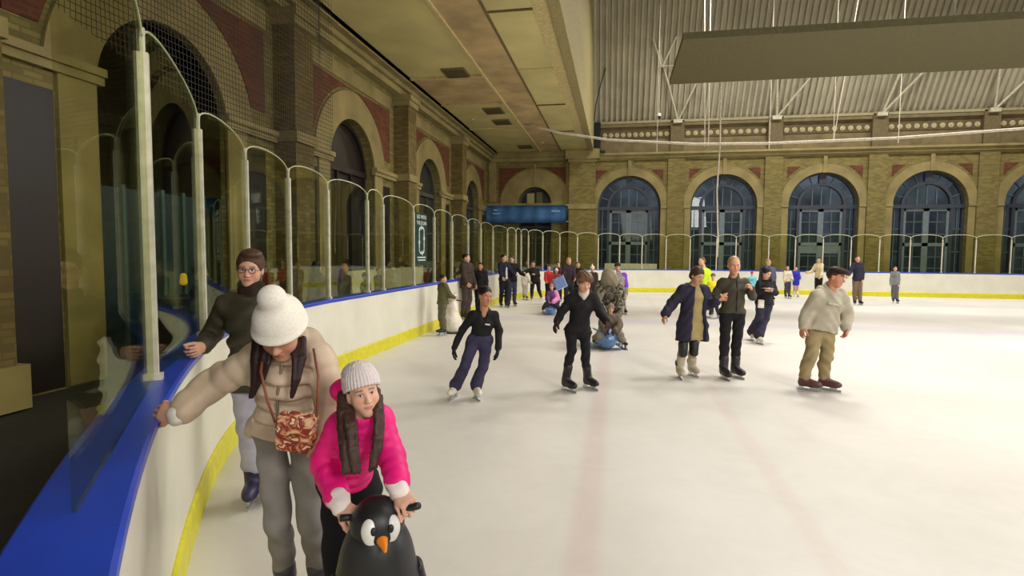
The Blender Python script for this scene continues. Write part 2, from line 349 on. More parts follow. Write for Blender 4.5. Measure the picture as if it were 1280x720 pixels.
class Person:
    """Joints are real 3-D points; lists run picture-left, picture-right."""
    def __init__(s, label, D, head, sh, el, wr, hip, kn, foot, k=1., back=False, group=None, h=None, skin=(196, 150, 125), soles=.155, tips=None, bare=None, name='person', hk=None):
        s.k = k; s.h = h or (.007 if D < 3.5 else .009 if D < 5 else .011 if D < 9.5 else .02 if D < 15 else .028)
        s.hh = .0042 if D < 4.5 else (.008 if D < 9.5 else .011 if D < 15 else .016); s.D = D; s.skin = skin
        g = lambda q: q if isinstance(q, np.ndarray) else at(q[0], q[1], D-(q[2] if len(q) > 2 else 0))
        s.sh, s.el, s.wr, s.hip, s.kn = [[g(p) for p in x] for x in (sh, el, wr, hip, kn)]
        s.foot = []; s.ank = []
        for f in foot:
            gp = np.array([f[0], f[1], 0.]) if len(f) > 3 else ground(f[0], f[1]); fd = heading(f[2])
            s.foot.append((gp, fd)); s.ank.append(gp+V(0, 0, soles)-fd*.045*k)
        u, v, dz, yw, pt, rl = head
        s.H = Head(at(u, v, D-dz), headframe(yw, pt, rl), hk or k)
        s.mid = (s.sh[0]+s.sh[1])/2; s.pel = (s.hip[0]+s.hip[1])/2; s.U = nrm(s.mid-s.pel); s.S = nrm(s.sh[1]-s.sh[0]); s.S = nrm(s.S-s.U*(s.S@s.U))
        s.F = np.cross(s.S, s.U)*(-1 if back else 1); s.hw = np.linalg.norm(s.sh[1]-s.sh[0])/2
        s.neck = s.mid+s.U*.045*k; s.back = back
        s.root = empty(name, tuple((s.foot[0][0]+s.foot[1][0])/2)); tag(s.root, label, 'person', group)
        s.tips = [g(t) if t is not None else None for t in (tips or (None, None))]
        s.gloves = None
    # ---- sets of blended solids
    def trunk(s, e=0., low=0., quilt=0., loose=1., belly=0., top=True, depth=1.):
        k, S, U = s.k, s.S, s.U; hw = s.hw; hipw = np.linalg.norm(s.hip[1]-s.hip[0])/2+.072*k
        c = s.mid-U*.10*k; w = s.pel+U*.13*k; p = s.pel; L = []
        cw, ww, pw = min(hw*.92, .18*k)+e, (min(hw*.82, .142*k)*loose+e), (max(.12*k, min(hipw, .158*k))*loose+e)
        cd, wd, pd = (.105*k*depth+e), (.092*k*depth*loose+e+belly), (.105*k*depth*loose+e+belly*.6)
        if top:
            L += [cone(s.sh[0]-U*.012, s.sh[1]-U*.012, .048*k+e*.8, .048*k+e*.8, .05*k), ecap(s.neck-U*.05*k, c, S, (cw*.7, cd*.75), (cw, cd), .06*k, quilt)]
        L += [ecap(c, w, S, (cw, cd), (ww, wd), .05*k, quilt), ecap(w, p, S, (ww, wd), (pw, pd), .05*k, quilt)]
        if low > 0: L.append(ecap(p, p-U*low, S, (pw, pd), (pw*1.02*(loose**.5), pd*1.02), .04*k, quilt))
        return L
    def arms(s, e=0., quilt=0., r=(.052, .043, .032), end=1., which=(0, 1), k2=.04):
        L = []; k = s.k
        for i in which:
            w = s.el[i]+(s.wr[i]-s.el[i])*end
            L += [cone(s.sh[i], s.el[i], r[0]*k+e, r[1]*k+e, k2*k, quilt), cone(s.el[i], w, r[1]*k+e, r[2]*k+e, .02*k, quilt)]
        return L
    def legs(s, e=0., r=(.083, .056, .04), end=1., flare=0., k2=.03, which=(0, 1)):
        L = []; k = s.k
        for i in which:
            a = s.kn[i]+(s.ank[i]-s.kn[i])*end; m = s.kn[i]+(a-s.kn[i])*.35; back = s.foot[i][1]*.018*k
            L += [cone(s.hip[i], s.kn[i], r[0]*k+e, r[1]*k+e, k2*k), cone(s.kn[i], m-back, r[1]*k+e, (r[1]*.98)*k+e+flare*.2, k2*.6), cone(m-back, a, r[1]*.98*k+e+flare*.2, r[2]*k+e+flare, k2*.6)]
        return L
    def seat(s, e=0.):
        return [ell(s.pel, np.array([s.S, s.F, s.U]), np.array([.15*s.k+e, .105*s.k+e, .10*s.k+e]), .05*s.k)]
    def collar(s, r=.062, hh=.07, e=.0, lean=.0):
        a = s.neck-s.U*.02*s.k; b = s.neck+s.U*hh*s.k+s.F*lean
        inner = cone(a-s.U*.02, b+nrm(b-a)*.08, (r-.014)*s.k, (r-.008)*s.k, .004, op='s')
        return [cone(a, b, (r+.022)*s.k+e, r*s.k+e, .03*s.k), inner]
    # ---- parts
    def body(s, hair=(60, 40, 30), lip=(165, 95, 85), eye=(60, 40, 28), fine=None, hands=(None, None), blush=1., tipk=1., **kw):
        """the one continuous skin surface: trunk and limbs, head with face, hands with five fingers"""
        fine = s.D < 9.5 if fine is None else fine; k = s.k
        core = s.trunk(-.018)+s.arms(-.010)+s.legs(-.012)
        nk = [ecap(s.mid+s.U*.0, s.H.p(0, -.02, -.05), s.H.A[0], (.058*k, .056*k), (.05*k, .052*k), .03*k)]
        bl = [nets(core+nk, max(s.h, .012))]; cs = [np.tile(np.array(lin(s.skin)[:3]), (len(bl[0][0]), 1))]
        b = nets(skull(s.H, fine)+nk[:0]+[ecap(s.H.p(0, -.02, -.03), s.mid+s.U*.03, s.H.A[0], (.048*k, .05*k), (.056*k, .054*k), .03*k)], s.hh)
        bl.append(b); cs.append(facecols(s.H, b[0], s.skin, hair, lip, eye, blush))
        for i in (0, 1):
            L = s.hand(i, **(hands[i] or {}))
            if s.gloves is None:
                b = nets(L, min(max(s.hh*.9, .0042), .010)); bl.append(b); cs.append(np.tile(np.array(lin(scale(s.skin, .97))[:3]), (len(b[0]), 1)))
            else: solid('glove', L, min(max(s.hh*.9, .0045), .010), s.gloves, s.root)
        netmesh('body', bl, SKIN, s.root, cs)
    def hand(s, i, curl=.45, palm=None, thumbside=None, spread=1., thumb=.6, size=1., e=0.):
        fa = nrm(s.wr[i]-s.el[i]); D = nrm(s.tips[i]-s.wr[i]) if s.tips[i] is not None else fa
        inw = s.S*(1 if i == 0 else -1); palm = inw if palm is None else np.asarray(palm, float); th = s.F if thumbside is None else np.asarray(thumbside, float)
        if abs(th@D) > .9: th = s.U
        if abs(palm@D) > .9: palm = s.F
        if s.D > 9: e = e+.002
        return handprims(s.wr[i], D, palm, th, s.k*size*(1.05 if s.D > 5 else 1), curl, spread, thumb, e+(.003 if s.gloves else 0))
    def part(s, name, prims, mat, h=None, disp=None, parent=None, label=None):
        o = solid(name, prims, h or s.h, mat, parent or s.root, disp)
        if label: o['label'] = label
        return o
    def jacket(s, mat, e=.03, low=.06, quilt=0., r=(.058, .05, .04), name='jacket', collar=True, hood=False, fold=.004, belly=0., loose=1., end=.97, extra=(), h=None, vneck=0., hem=True, depth=1., label=None, ce=0., k2=.04, late=(), seams=None):
        L = s.trunk(e, low, quilt, loose, belly, depth=depth)
        if hem: L.append(clip(s.pel-s.U*low, -s.U))
        L += list(extra)+s.arms(e*.55, quilt*.85, r, end, k2=k2)
        if collar: L += s.collar(e=ce)
        if hood:
            b = s.neck-s.F*.075*s.k+s.U*.02*s.k
            L += [ell(b-s.U*.03*s.k, np.array([s.S, s.F, s.U]), np.array([.13, .065, .075])*s.k, .04), cone(s.neck+s.S*.09*s.k-s.F*.01, b+s.S*.07*s.k, .035*s.k, .045*s.k, .04), cone(s.neck-s.S*.09*s.k-s.F*.01, b-s.S*.07*s.k, .035*s.k, .045*s.k, .04)]
        L += list(late)
        if vneck: L.append(cone(s.neck+s.F*.075*s.k+s.U*.05, s.neck+s.F*.118*s.k-s.U*vneck, .07*s.k, .024*s.k, .01, op='s'))
        dsp = folds(fold) if fold else None
        if seams:
            f0, (sp_, am_), O, U, S, hw_ = dsp, seams, s.pel, s.U, s.S, s.hw*1.02
            def dsp(x, y, z):
                a = (x-O[0])*U[0]+(y-O[1])*U[1]+(z-O[2])*U[2]; b = np.abs((x-O[0])*S[0]+(y-O[1])*S[1]+(z-O[2])*S[2]); q = np.mod(a, sp_); g = np.minimum(q, sp_-q)
                w = (b < hw_)*(a < .40*s.k); return (f0(x, y, z) if f0 else 0)+w*am_*(np.exp(-(g/(.006+.07*sp_))**2)-.4*np.sin(math.pi*q/sp_))
        return s.part(name, L, mat, h, dsp, label=label)
    def trousers(s, mat, e=.012, r=(.085, .06, .046), end=.96, flare=0., name='trousers', fold=.004, h=None, label=None, k2=.03):
        L = s.seat(e)+s.legs(e, r, end, flare, k2)
        return s.part(name, L, mat, h, folds(fold, 46.) if fold else None, label=label)
    def skates(s, mat, hi=.15, fat=0., blade=True, name='ice_skate', sole=None, laces=None, label=None):
        k = s.k
        for i in (0, 1):
            g, f = s.foot[i]; a = s.ank[i]; sd = V(-f[1], f[0], 0); Z = V(0, 0, 1); z0 = (a[2]-.105*k)
            A = np.array([sd, f, Z]); base = V(g[0], g[1], 0)
            top = a+nrm(s.kn[i]-a)*hi*k
            L = [cone(a, top, (.048+fat)*k, (.054+fat)*k, .03*k), ell(base+f*.055*k+Z*(z0+.048*k), A, np.array([.047+fat*.6, .115, .05+fat*.4])*k, .035*k),
                 ell(base-f*.06*k+Z*(z0+.05*k), A, np.array([.042+fat*.6, .055, .058])*k, .03*k), cone(a, base+f*.06*k+Z*(z0+.05*k), .045*k, .035*k, .03*k)]
            L.append(clip(base+Z*(z0+.005), -Z))
            o = s.part(name, L, mat, min(s.h, .012) if s.D < 9 else s.h*.8, label=label)
            if s.D < 24 and blade:
                bm = B(); R = np.array([sd, f, Z]).T
                bx(bm, -.004, .004, -.13*k, .16*k, 0, .03, R, base); bx(bm, -.012, .012, -.10*k, -.05*k, .025, z0+.02, R, base); bx(bm, -.012, .012, .03*k, .11*k, .025, z0+.02, R, base)
                obj('blade', bm, BLADE, o)
            if laces is not None:
                bm = B()
                for q in range(4):
                    p = a+f*(.05+.012*q)*k+Z*(.05-.028*q)*k; tube(bm, [p-sd*.03*k, p+f*.006, p+sd*.03*k], .0045*k, 6)
                obj('laces', bm, laces, o)
    def hair(s, mat, style='short', locks=(), vol=.0, h=None, fringe=0., disp=None, extra=(), low=-.075):
        H = s.H; e = .007+vol
        L = [H.e((0, -.024, .042), (.077+e, .094+e, .089+e), .02)]
        n = (.77, -.63)
        L.append(H.cut((0, .028+fringe, .0), (0, .82, -.57))); L.append(H.cut((0, 0, low), (0, .0, -1.)))
        for q in extra: L.append(q)
        for lk in locks:
            pts = [p if isinstance(p, np.ndarray) else at(p[0], p[1], s.D-p[2]) for p in lk[0]]; r = lk[1]
            fl = lk[2] if len(lk) > 2 else .55
            rnd = random.Random(len(L)); m_ = 5 if s.D < 4 and len(lk) < 4 else 1
            for q_ in range(m_):
                o_ = 0 if m_ == 1 else (q_/(m_-1)-.5)*1.5; cut_ = 1 if m_ == 1 else rnd.uniform(.84, 1.); dz_ = 0 if m_ == 1 else rnd.uniform(-.3, .3); w_ = 1 if m_ == 1 else .42
                for j, (a, b) in enumerate(zip(pts, pts[1:])):
                    t0, t1 = j/(len(pts)-1), (j+1)/(len(pts)-1); rr = lambda t: r[0]+(r[1]-r[0])*t
                    if j == len(pts)-2: b = a+(b-a)*cut_
                    sh_ = lambda t: H.A[0]*o_*rr(t)+H.A[1]*dz_*rr(t)
                    L.append(ecap(a+sh_(t0), b+sh_(t1), H.A[0], (rr(t0)*w_, rr(t0)*(fl if m_ == 1 else w_)), (rr(t1)*w_, rr(t1)*(fl if m_ == 1 else w_)), .012 if m_ == 1 else .006))
        strand = disp or (lambda x, y, z: .0006*np.sin(260*(x+.3*y)+3*z)+.0006*np.sin(190*(y-x)+4*z))
        return s.part('hair', L, mat, h or max(s.hh*1.15, .005), strand if s.D < 9 else None)
    def beanie(s, mat, pom=None, low=.035, puff=.02, tilt=.25, name='hat', ribs=0, pommat=None, tall=0., extra=(), fr=.11):
        H = s.H; e = puff
        L = [H.e((0, -.012, .05+tall*.5), (.078+e, .096+e, .088+e+tall), .02), H.cut((0, fr, low), (0, -tilt*0+.0, -1.)) if not tilt else H.cut((0, .0, low), (0, tilt, -1.))]
        d = None
        if ribs:
            A, c, kk = H.A, H.c, H.k
            def d(x, y, z):
                lx = (x-c[0])*A[0, 0]+(y-c[1])*A[0, 1]+(z-c[2])*A[0, 2]; ly = (x-c[0])*A[1, 0]+(y-c[1])*A[1, 1]+(z-c[2])*A[1, 2]
                return .003*np.sin(ribs*np.arctan2(ly, lx))
        if pom: L.append(H.e((0, pom[1], pom[2]), (pom[0],)*3, .03))
        L += list(extra)
        return s.part(name, L, mat, .0042 if ribs else max(s.hh*1.2, .0055), d)
# ------------------------------------------------------------------ the rink hall
OCHRE = (185, 164, 101)
M_brickL = brick('ochre_brick', (138, 127, 78), (116, 107, 66), 'x')
M_stone = plain('ochre_stone', (137, 123, 79), .85, var=.12, nscale=1.3)
M_stone2 = plain('pale_stone', (142, 129, 84), .85, var=.1, nscale=2.)
M_pil = brick('brown_brick', (122, 106, 66), (106, 92, 57), 'x')
M_red = brick('red_brick', (112, 66, 50), (106, 74, 54), 'x')
M_far = brick('far_ochre_brick', (132, 120, 74), (128, 116, 71), 'x', .4)
M_soffit = plain('soffit_plaster', (206, 194, 134), .8, var=.06, nscale=.8)
M_soffit2 = plain('soffit_patched_plaster', (188, 164, 118), .8, var=.12, nscale=1.2)
M_rib = plain('soffit_rib', (200, 184, 130), .8)
M_frieze = plain('frieze_stone', (116, 102, 70), .85, var=.12, nscale=2.)
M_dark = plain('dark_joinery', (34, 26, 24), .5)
M_floor = plain('surround_matting', (48, 46, 44), .9)
M_white = plain('white_plastic', (216, 213, 198), .35, var=.03, nscale=2.)
M_yel = plain('yellow_plastic', (206, 198, 34), .4, var=.05)
M_blue = plain('blue_plastic', (24, 62, 178), .35, var=.06, nscale=3.)
M_alu = plain('pale_aluminium', (205, 200, 182), .4, .2)
M_glass = glassmat('barrier_glass', (.90, .915, .79, 1), .2)
M_edge = plain('glass_edge', (188, 192, 160), .3)
M_winf = plain('dark_blue_frame', (52, 58, 70), .5, var=.1)
M_bar = plain('grey_green_glazing_bar', (84, 100, 102), .5)
M_teal = plain('teal_paint', (104, 116, 122), .5)
M_wglass = glassmat('window_glass', (.66, .7, .73, 1), 3.)
M_steel = plain('pale_steel', (190, 184, 158), .5)
M_black = plain('black_plastic', (22, 22, 24), .45)
M_rope = plain('white_rope', (206, 196, 178), .8)

def icemat():
    q = N('ice'); tc = q.n('ShaderNodeTexCoord'); sp = q.n('ShaderNodeSeparateXYZ'); q.l(tc.outputs['Object'], sp.inputs[0])
    n1 = q.n('ShaderNodeTexNoise', Scale=.35, Detail=5.); q.l(tc.outputs['Object'], n1.inputs['Vector'])
    c = q.ramp(n1.outputs[0], [(.3, lin((204, 199, 191))), (.7, lin((222, 218, 212)))])
    def stripe(c, axis, pos, w, col, amt):
        s = q.n('ShaderNodeMath', operation='SUBTRACT'); s.inputs[1].default_value = pos; q.l(sp.outputs[axis], s.inputs[0])
        a = q.n('ShaderNodeMath', operation='ABSOLUTE'); q.l(s.outputs[0], a.inputs[0])
        mr = q.n('ShaderNodeMapRange', interpolation_type='SMOOTHSTEP'); q.l(a.outputs[0], mr.inputs[0])
        for i, v in ((1, w*.3), (2, w), (3, amt), (4, 0.)): mr.inputs[i].default_value = v
        m = q.n('ShaderNodeMix', data_type='RGBA'); q.l(mr.outputs[0], m.inputs[0]); q.l(c, m.inputs[6]); m.inputs[7].default_value = lin(col); return m.outputs[2]
    c = stripe(c, 'X', -.17, .15, (196, 140, 136), .2); c = stripe(c, 'X', 1.28, .12, (200, 150, 146), .13)
    c = stripe(c, 'Y', 14.9, .75, (170, 165, 205), .25)
    w = q.n('ShaderNodeTexNoise', Scale=1.6, Detail=9., Roughness=.7, Distortion=2.5); q.l(tc.outputs['Object'], w.inputs['Vector'])
    m = q.n('ShaderNodeMix', data_type='RGBA', blend_type='MULTIPLY'); m.inputs[0].default_value = .35; q.l(c, m.inputs[6])
    q.l(q.ramp(w.outputs[0], [(.35, (.86, .86, .86, 1)), (.6, (1, 1, 1, 1))]), m.inputs[7]); q.l(m.outputs[2], q.b.inputs['Base Color'])
    q.b.inputs['Roughness'].default_value = .42; q.b.inputs['Specular IOR Level'].default_value = .28
    q.bump(w.outputs[0], .08, .01); return q.m

# --- barrier line: a long rounded rink
A1 = math.radians(211); R2 = 17.; A0 = math.radians(241); RR = 7.95; CX, CY1, CY2 = 3.8, 7.7, 19.05
C2 = (CX+(RR-R2)*math.cos(A1), CY1+(RR-R2)*math.sin(A1)); T0 = R2*(A0-A1); T1 = RR*(A1-math.pi); T3 = RR*math.pi/2
def path(s, off=0.):
    if s < T0:
        a = A0-s/R2; return V(C2[0]+(R2+off)*math.cos(a), C2[1]+(R2+off)*math.sin(a))
    s -= T0
    if s < T1:
        a = A1-s/RR; return V(CX+(RR+off)*math.cos(a), CY1+(RR+off)*math.sin(a))
    s -= T1
    if s < CY2-CY1: return V(CX-RR-off, CY1+s)
    s -= CY2-CY1
    if s < T3:
        a = math.pi-s/RR; return V(CX+(RR+off)*math.cos(a), CY2+(RR+off)*math.sin(a))
    return V(CX+s-T3, CY2+RR+off)
SEND = 57.
SS = np.arange(0, SEND, .22)
def sweep(bm, prof):            # closed profile of (off, z)
    rings = []
    for s in SS: rings.append([bm.verts.new((*path(s, o), z)) for o, z in prof])
    n = len(prof)
    for a, b in zip(rings, rings[1:]):
        for k in range(n): bm.faces.new((a[k], a[(k+1) % n], b[(k+1) % n], b[k]))
    bm.faces.new(rings[0]); bm.faces.new(rings[-1][::-1])
# floor
bm = B(); bx(bm, -14, 27, -7, 34, -.3, -.03); structure('floor_surround', bm, M_floor, 'dark matting floor around the rink', 'floor')
bm = B(); pts = [bm.verts.new((*path(s, .03), 0)) for s in SS]; e1 = [bm.verts.new(p) for p in ((25.5, 27., 0), (25.5, -3, 0), (3.4, -3, 0))]
f = bm.faces.new(pts+e1); bmesh.ops.triangulate(bm, faces=[f]); structure('floor', bm, icemat(), 'white ice sheet with faint red lines', 'floor')
rink = empty('rink_barrier', (-4.2, 12, 0)); tag(rink, 'low white rink barrier with blue top rail and yellow kick strip', 'barrier')
bm = B(); sweep(bm, [(0, 0), (0, 1.045), (.10, 1.045), (.10, 0)]); obj('board_panel', bm, M_white, rink)
bm = B(); sweep(bm, [(-.022, 0), (-.022, .2), (-.008, .215), (.0, .215), (.0, 0)]); obj('kick_strip', bm, M_yel, rink)
bm = B(); sweep(bm, [(-.006, 1.04), (-.006, 1.075), (.006, 1.085), (.23, 1.085), (.24, 1.075), (.24, 1.04)]); obj('cap_rail', bm, M_blue, rink)
def ztop(s): return float(np.interp(s, [6, 9.5, 17, 25, 33], [3.05, 2.93, 2.78, 2.70, 2.65]))
POSTS = [7.78, 9.46, 10.83, 12.05, 13.17, 14.51, 15.16, 16.73, 18.1, 19.54, 21.14, 22.7, 24.44, 26.18, 26.93, 27.36, 27.91, 28.91, 29.98, 31.01, 32.16, 33.28, 34.39, 35.53, 36.63, 37.81, 38.66, 40.08, 41.21, 42.37, 43.52, 44.67, 45.89, 47.14, 48.42, 49.74, 51.16]
for s in POSTS:
    p = path(s, .12); q = path(s+.02, .12); t = nrm(q-p); R = np.array([(t[0], t[1], 0), (-t[1], t[0], 0), (0, 0, 1)]).T
    bm = B(); bx(bm, -.019, .019, -.026, .026, 1.085, ztop(s)-.14, R, V(p[0], p[1], 0)); bx(bm, -.028, .028, -.045, .045, 1.085, 1.12, R, V(p[0], p[1], 0))
    bx(bm, -.008, .008, -.012, .012, ztop(s)-.14, ztop(s)-.01, R, V(p[0], p[1], 0)); obj('post', bm, M_alu, rink)
ORD = ['first', 'second', 'third', 'fourth', 'fifth', 'sixth', 'seventh', 'eighth', 'ninth', 'tenth', 'eleventh', 'twelfth', 'thirteenth', 'fourteenth', 'fifteenth', 'sixteenth', 'seventeenth', 'eighteenth', 'nineteenth', 'twentieth']
GP = [6.02]+POSTS
for i, (s0, s1) in enumerate(zip(GP, GP[1:])):
    if i < 13: lab = f'clear round-topped glass pane on the left-hand boards, {ORD[i]} counting from the camera'
    elif i < 20: lab = f'clear round-topped glass pane on the far left curve of boards, {ORD[i-13]} from the left'
    else: lab = f'clear round-topped glass pane on the far straight boards, {ORD[i-20]} from the left'
    n = 18; prev = None; d = .012; w = min(.26, (s1-s0)*.25)
    a, b = path(s0+.025, .12), path(s1-.025, .12); t = nrm(b-a); nn = V(-t[1], t[0])
    tops = []
    for j in range(n+1):
        x = j/n; x = .5-.5*math.cos(math.pi*x); p = a+(b-a)*x; tops.append((p, ztop(s0+(s1-s0)*x)-.05+.13*max(0., 1-abs(2*x-1)**2.2)**(1/2.)))
    bm = B(); ring = lambda o: [bm.verts.new((*(a+nn*o), 1.086)), *[bm.verts.new((*(p+nn*o), z)) for p, z in tops], bm.verts.new((*(b+nn*o), 1.086))]
    u, v_ = ring(-d/2), ring(d/2); bm.faces.new(u); bm.faces.new(v_[::-1])
    for k in range(len(u)): bm.faces.new((u[k], v_[k], v_[(k+1) % len(u)], u[(k+1) % len(u)]))
    g = obj('glass_pane', bm, M_glass); tag(g, lab, 'glass', 'glass panes on the rink barrier')
    bm = B(); tube(bm, [V(p[0], p[1], z) for p, z in tops], .0075 if i < 14 else .012, 6); o = obj('edge_strip', bm, M_edge, g); o['label'] = 'pale rounded top edge'

# --- left wall with arched bays
XL, ZC = -7.1, 7.25
ML = lambda s, z, d: (XL-d, s, z)
YE = 30.0
MF = lambda s, z, d: (s, YE+d, z)
def arch_panel(bm, M, s0, s1, z0, z1, sc, r, zs, dep, n=28):
    q = lambda *p: bm.faces.new([bm.verts.new(M(*x)) for x in p])
    q((s0, z0, 0), (sc-r, z0, 0), (sc-r, zs, 0), (s0, zs, 0)); q((sc+r, z0, 0), (s1, z0, 0), (s1, zs, 0), (sc+r, zs, 0))
    q((s0, zs, 0), (sc-r, zs, 0), (sc-r, z1, 0), (s0, z1, 0)); q((sc+r, zs, 0), (s1, zs, 0), (s1, z1, 0), (sc+r, z1, 0))
    P = [(sc-r*math.cos(math.pi*i/n), zs+r*math.sin(math.pi*i/n)) for i in range(n+1)]
    for a, b in zip(P, P[1:]): q((*a, 0), (*b, 0), (b[0], z1, 0), (a[0], z1, 0))
    P = [(sc-r, z0)]+P+[(sc+r, z0)]
    for a, b in zip(P, P[1:]): q((*a, 0), (*b, 0), (*b, dep), (*a, dep))
def ringpts(sc, zs, r, R, a0=0., a1=math.pi, n=28):
    A = [a0+(a1-a0)*i/n for i in range(n+1)]
    return [(sc+R*math.cos(a), zs+R*math.sin(a)) for a in A]+[(sc+r*math.cos(a), zs+r*math.sin(a)) for a in A[::-1]]
def ring(bm, M, sc, zs, r, R, d0, d1, a0=0., a1=math.pi, n=28):
    for i in range(n):
        x, y = a0+(a1-a0)*i/n, a0+(a1-a0)*(i+1)/n
        prism(bm, [(sc+r*math.cos(x), zs+r*math.sin(x)), (sc+R*math.cos(x), zs+R*math.sin(x)), (sc+R*math.cos(y), zs+R*math.sin(y)), (sc+r*math.cos(y), zs+r*math.sin(y))], M, d0, d1)
def spandrel(sc, zs, R, so, zt, zb):
    sg = 1 if so > sc else -1; hw = abs(so-sc); a_in = math.asin(min(1, (zt-zs)/R)) if zt-zs < R else math.pi/2; a_lo = math.acos(min(1, hw/R)) if hw < R else math.asin(max(0, (zb-zs)/R))
    pts = [(so, zt)]
    for i in range(11):
        a = a_in+(a_lo-a_in)*i/10; pts.append((sc+sg*R*math.cos(a), zs+R*math.sin(a)))
    if hw >= R: pts += [(so, zb)]
    return pts
wl = tag(empty('wall_left', (XL, 14, 0)), 'ochre brick arcade wall along the left side', 'wall', kind='structure')
PIL = [-2.0, 4.3, 10.6, 16.95, 23.2]; BAYC = [1.5, 7.83, 14.13, 20.43, 26.73]
bm = B()
for i, c in enumerate(BAYC):
    arch_panel(bm, ML, c-3.15 if i else -7, c+3.15 if i < 4 else 30.2, -.1, ZC+.3, c, 1.3, 4.05, .12 if i < 2 else .30)
obj('brickwork', bm, M_brickL, wl)
bm = B()
for c in BAYC: ring(bm, ML, c, 4.05, 1.3, 2.02, -.05, .02)
for c in BAYC:          # plain stone above and between, framing the spandrels
    for sg in (-1, 1): prism(bm, rect(*sorted((c+sg*1.3, c+sg*1.84)), 0, 4.05), ML, -.05, .02)
    prism(bm, rect(c-2.5, c+2.5, 6.25, 6.62), ML, -.035, .02)
obj('archivolt', bm, M_stone, wl)
bm = B()
for c in BAYC:
    for sg in (-1, 1): prism(bm, spandrel(c, 4.05, 2.1, c+sg*2.45, 6.2, 4.6), ML, -.02, .02)
obj('spandrel_panel', bm, M_red, wl)
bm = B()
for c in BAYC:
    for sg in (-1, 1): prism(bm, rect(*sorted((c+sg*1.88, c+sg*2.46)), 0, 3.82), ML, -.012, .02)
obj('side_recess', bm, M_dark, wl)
bm = B()
for y in PIL: bx(bm, XL-.02, XL+.5, y, y+.7, 0, 6.5)
obj('pilaster', bm, M_pil, wl)
bm = B()
for y in PIL:
    bx(bm, XL-.02, XL+.56, y-.06, y+.76, 6.45, 6.62); bx(bm, XL-.02, XL+.62, y-.1, y+.8, 6.62, 6.78); bx(bm, XL-.02, XL+.55, y-.04, y+.74, 4.08, 4.3); bx(bm, XL-.02, XL+.58, y-.08, y+.78, 0, .5)
obj('pilaster_capital', bm, M_stone, wl)
bm = B()
for z0, z1, p in ((6.78, 6.95, .30), (6.95, 7.08, .42), (7.08, 7.25, .62)): bx(bm, XL-.02, XL+p, -7, 30, z0, z1)
for c in BAYC:
    for sg in (-1, 1):
        prism(bm, rect(*sorted((c+sg*1.22, c+sg*2.8)), 4.05, 4.16), ML, -.10, .02); prism(bm, rect(*sorted((c+sg*1.22, c+sg*2.8)), 4.16, 4.27), ML, -.15, .02)
obj('cornice', bm, M_stone2, wl)
# what closes the arches
for i, c in enumerate(BAYC):
    dk = i < 3
    d = tag(empty('door_%d' % (i+1) if dk else 'window_%d' % (i+4), (XL-.8, c, 0)), 'dark panelled doors filling an arch of the left wall' if dk else 'dim arched window in the left wall', 'door' if dk else 'window', kind='structure')
    pts = [(c+1.3, 0)]+[(c+1.3*math.cos(math.pi*k/20), 4.05+1.3*math.sin(math.pi*k/20)) for k in range(21)]+[(c-1.3, 0)]
    dp = 1.6 if i < 2 else -.54
    bm = B(); prism(bm, pts, ML, .86+dp, .95+dp); obj('leaf' if dk else 'pane', bm, plain('door_brown', (30, 20, 20), .45) if dk else plain('dim_pane', (52, 54, 54), .2), d)
    bm = B(); ring(bm, ML, c, 4.05, 1.2, 1.3, .78+dp, .86+dp); prism(bm, rect(c-1.3, c+1.3, 3.95, 4.1), ML, .76+dp, .86+dp)
    for s in (-1.25, -.42, .36, 1.19): prism(bm, rect(c+s, c+s+.06, 0, 4.0), ML, .78+dp, .86+dp)
    if not dk:
        for z in (1.2, 2.2, 3.1): prism(bm, rect(c-1.3, c+1.3, z, z+.05), ML, .79, .86)
    obj('frame', bm, M_dark if dk else plain('dull_window_frame', (66, 66, 58), .6), d)
# --- far wall
wf = tag(empty('wall_far', (6, YE, 0)), 'ochre wall with tall arched windows across the far end', 'wall', kind='structure')
WC = [.58, 5.32, 10.02, 14.74, 19.46]; WR, WS, ZF0, ZF1 = 1.62, 4.28, 7.05, 8.53
bm = B(); arch_panel(bm, MF, XL-.5, -2.2, -.1, ZF0+.4, -4.46, .93, 4.45, .6)
ed = [-1.5, 2.94, 7.66, 12.38, 17.1, 21.8]
for c, a, b in zip(WC, ed, ed[1:]): arch_panel(bm, MF, a, b, -.1, ZF0, c, WR, WS, .55)
q = [bm.verts.new(MF(*p, 0)) for p in rect(21.8, 26, -.1, ZF0)]; bm.faces.new(q); q = [bm.verts.new(MF(*p, 0)) for p in rect(-2.2, -1.5, -.1, ZF0)]; bm.faces.new(q)
obj('brickwork', bm, M_far, wf)
bm = B()
for c in WC:
    ring(bm, MF, c, WS, WR, WR+.42, -.05, .02)
    for sg in (-1, 1): prism(bm, rect(*sorted((c+sg*WR, c+sg*(WR+.3))), 0, WS), MF, -.03, .02)
    prism(bm, rect(c-.09, c+.09, WS+WR-.02, 6.7), MF, -.08, .02)
ring(bm, MF, -4.46, 4.45, .93, 1.9, -.05, .02); prism(bm, rect(-4.5, -4.42, 5.4, 6.6), MF, -.09, .02)
for a, b in ((-7.0, -6.6), (-2.75, -2.45)): prism(bm, rect(a, b, 4.6, 6.75), MF, -.06, .02)
obj('archivolt', bm, M_stone, wf)
bm = B()
for c in WC:
    for sg in (-1, 1):
        so = c+sg*1.72; prism(bm, [(so, 6.2), (so-sg*.62, 6.2), (so-sg*.3, 5.95), (so, 5.62)], MF, -.02, .02)
for sg in (-1, 1): prism(bm, spandrel(-4.46, 4.45, 1.98, -4.46+sg*1.98, 6.42, 4.9), MF, -.02, .02)
obj('spandrel_panel', bm, M_red, wf)
bm = B()
for a, b in ((-1.2, 26), ):
    for c0, c1 in zip([a-WR]+WC, WC+[b+WR]): prism(bm, rect(c0+WR, c1-WR, 4.2, 4.3), MF, -.07, .02)
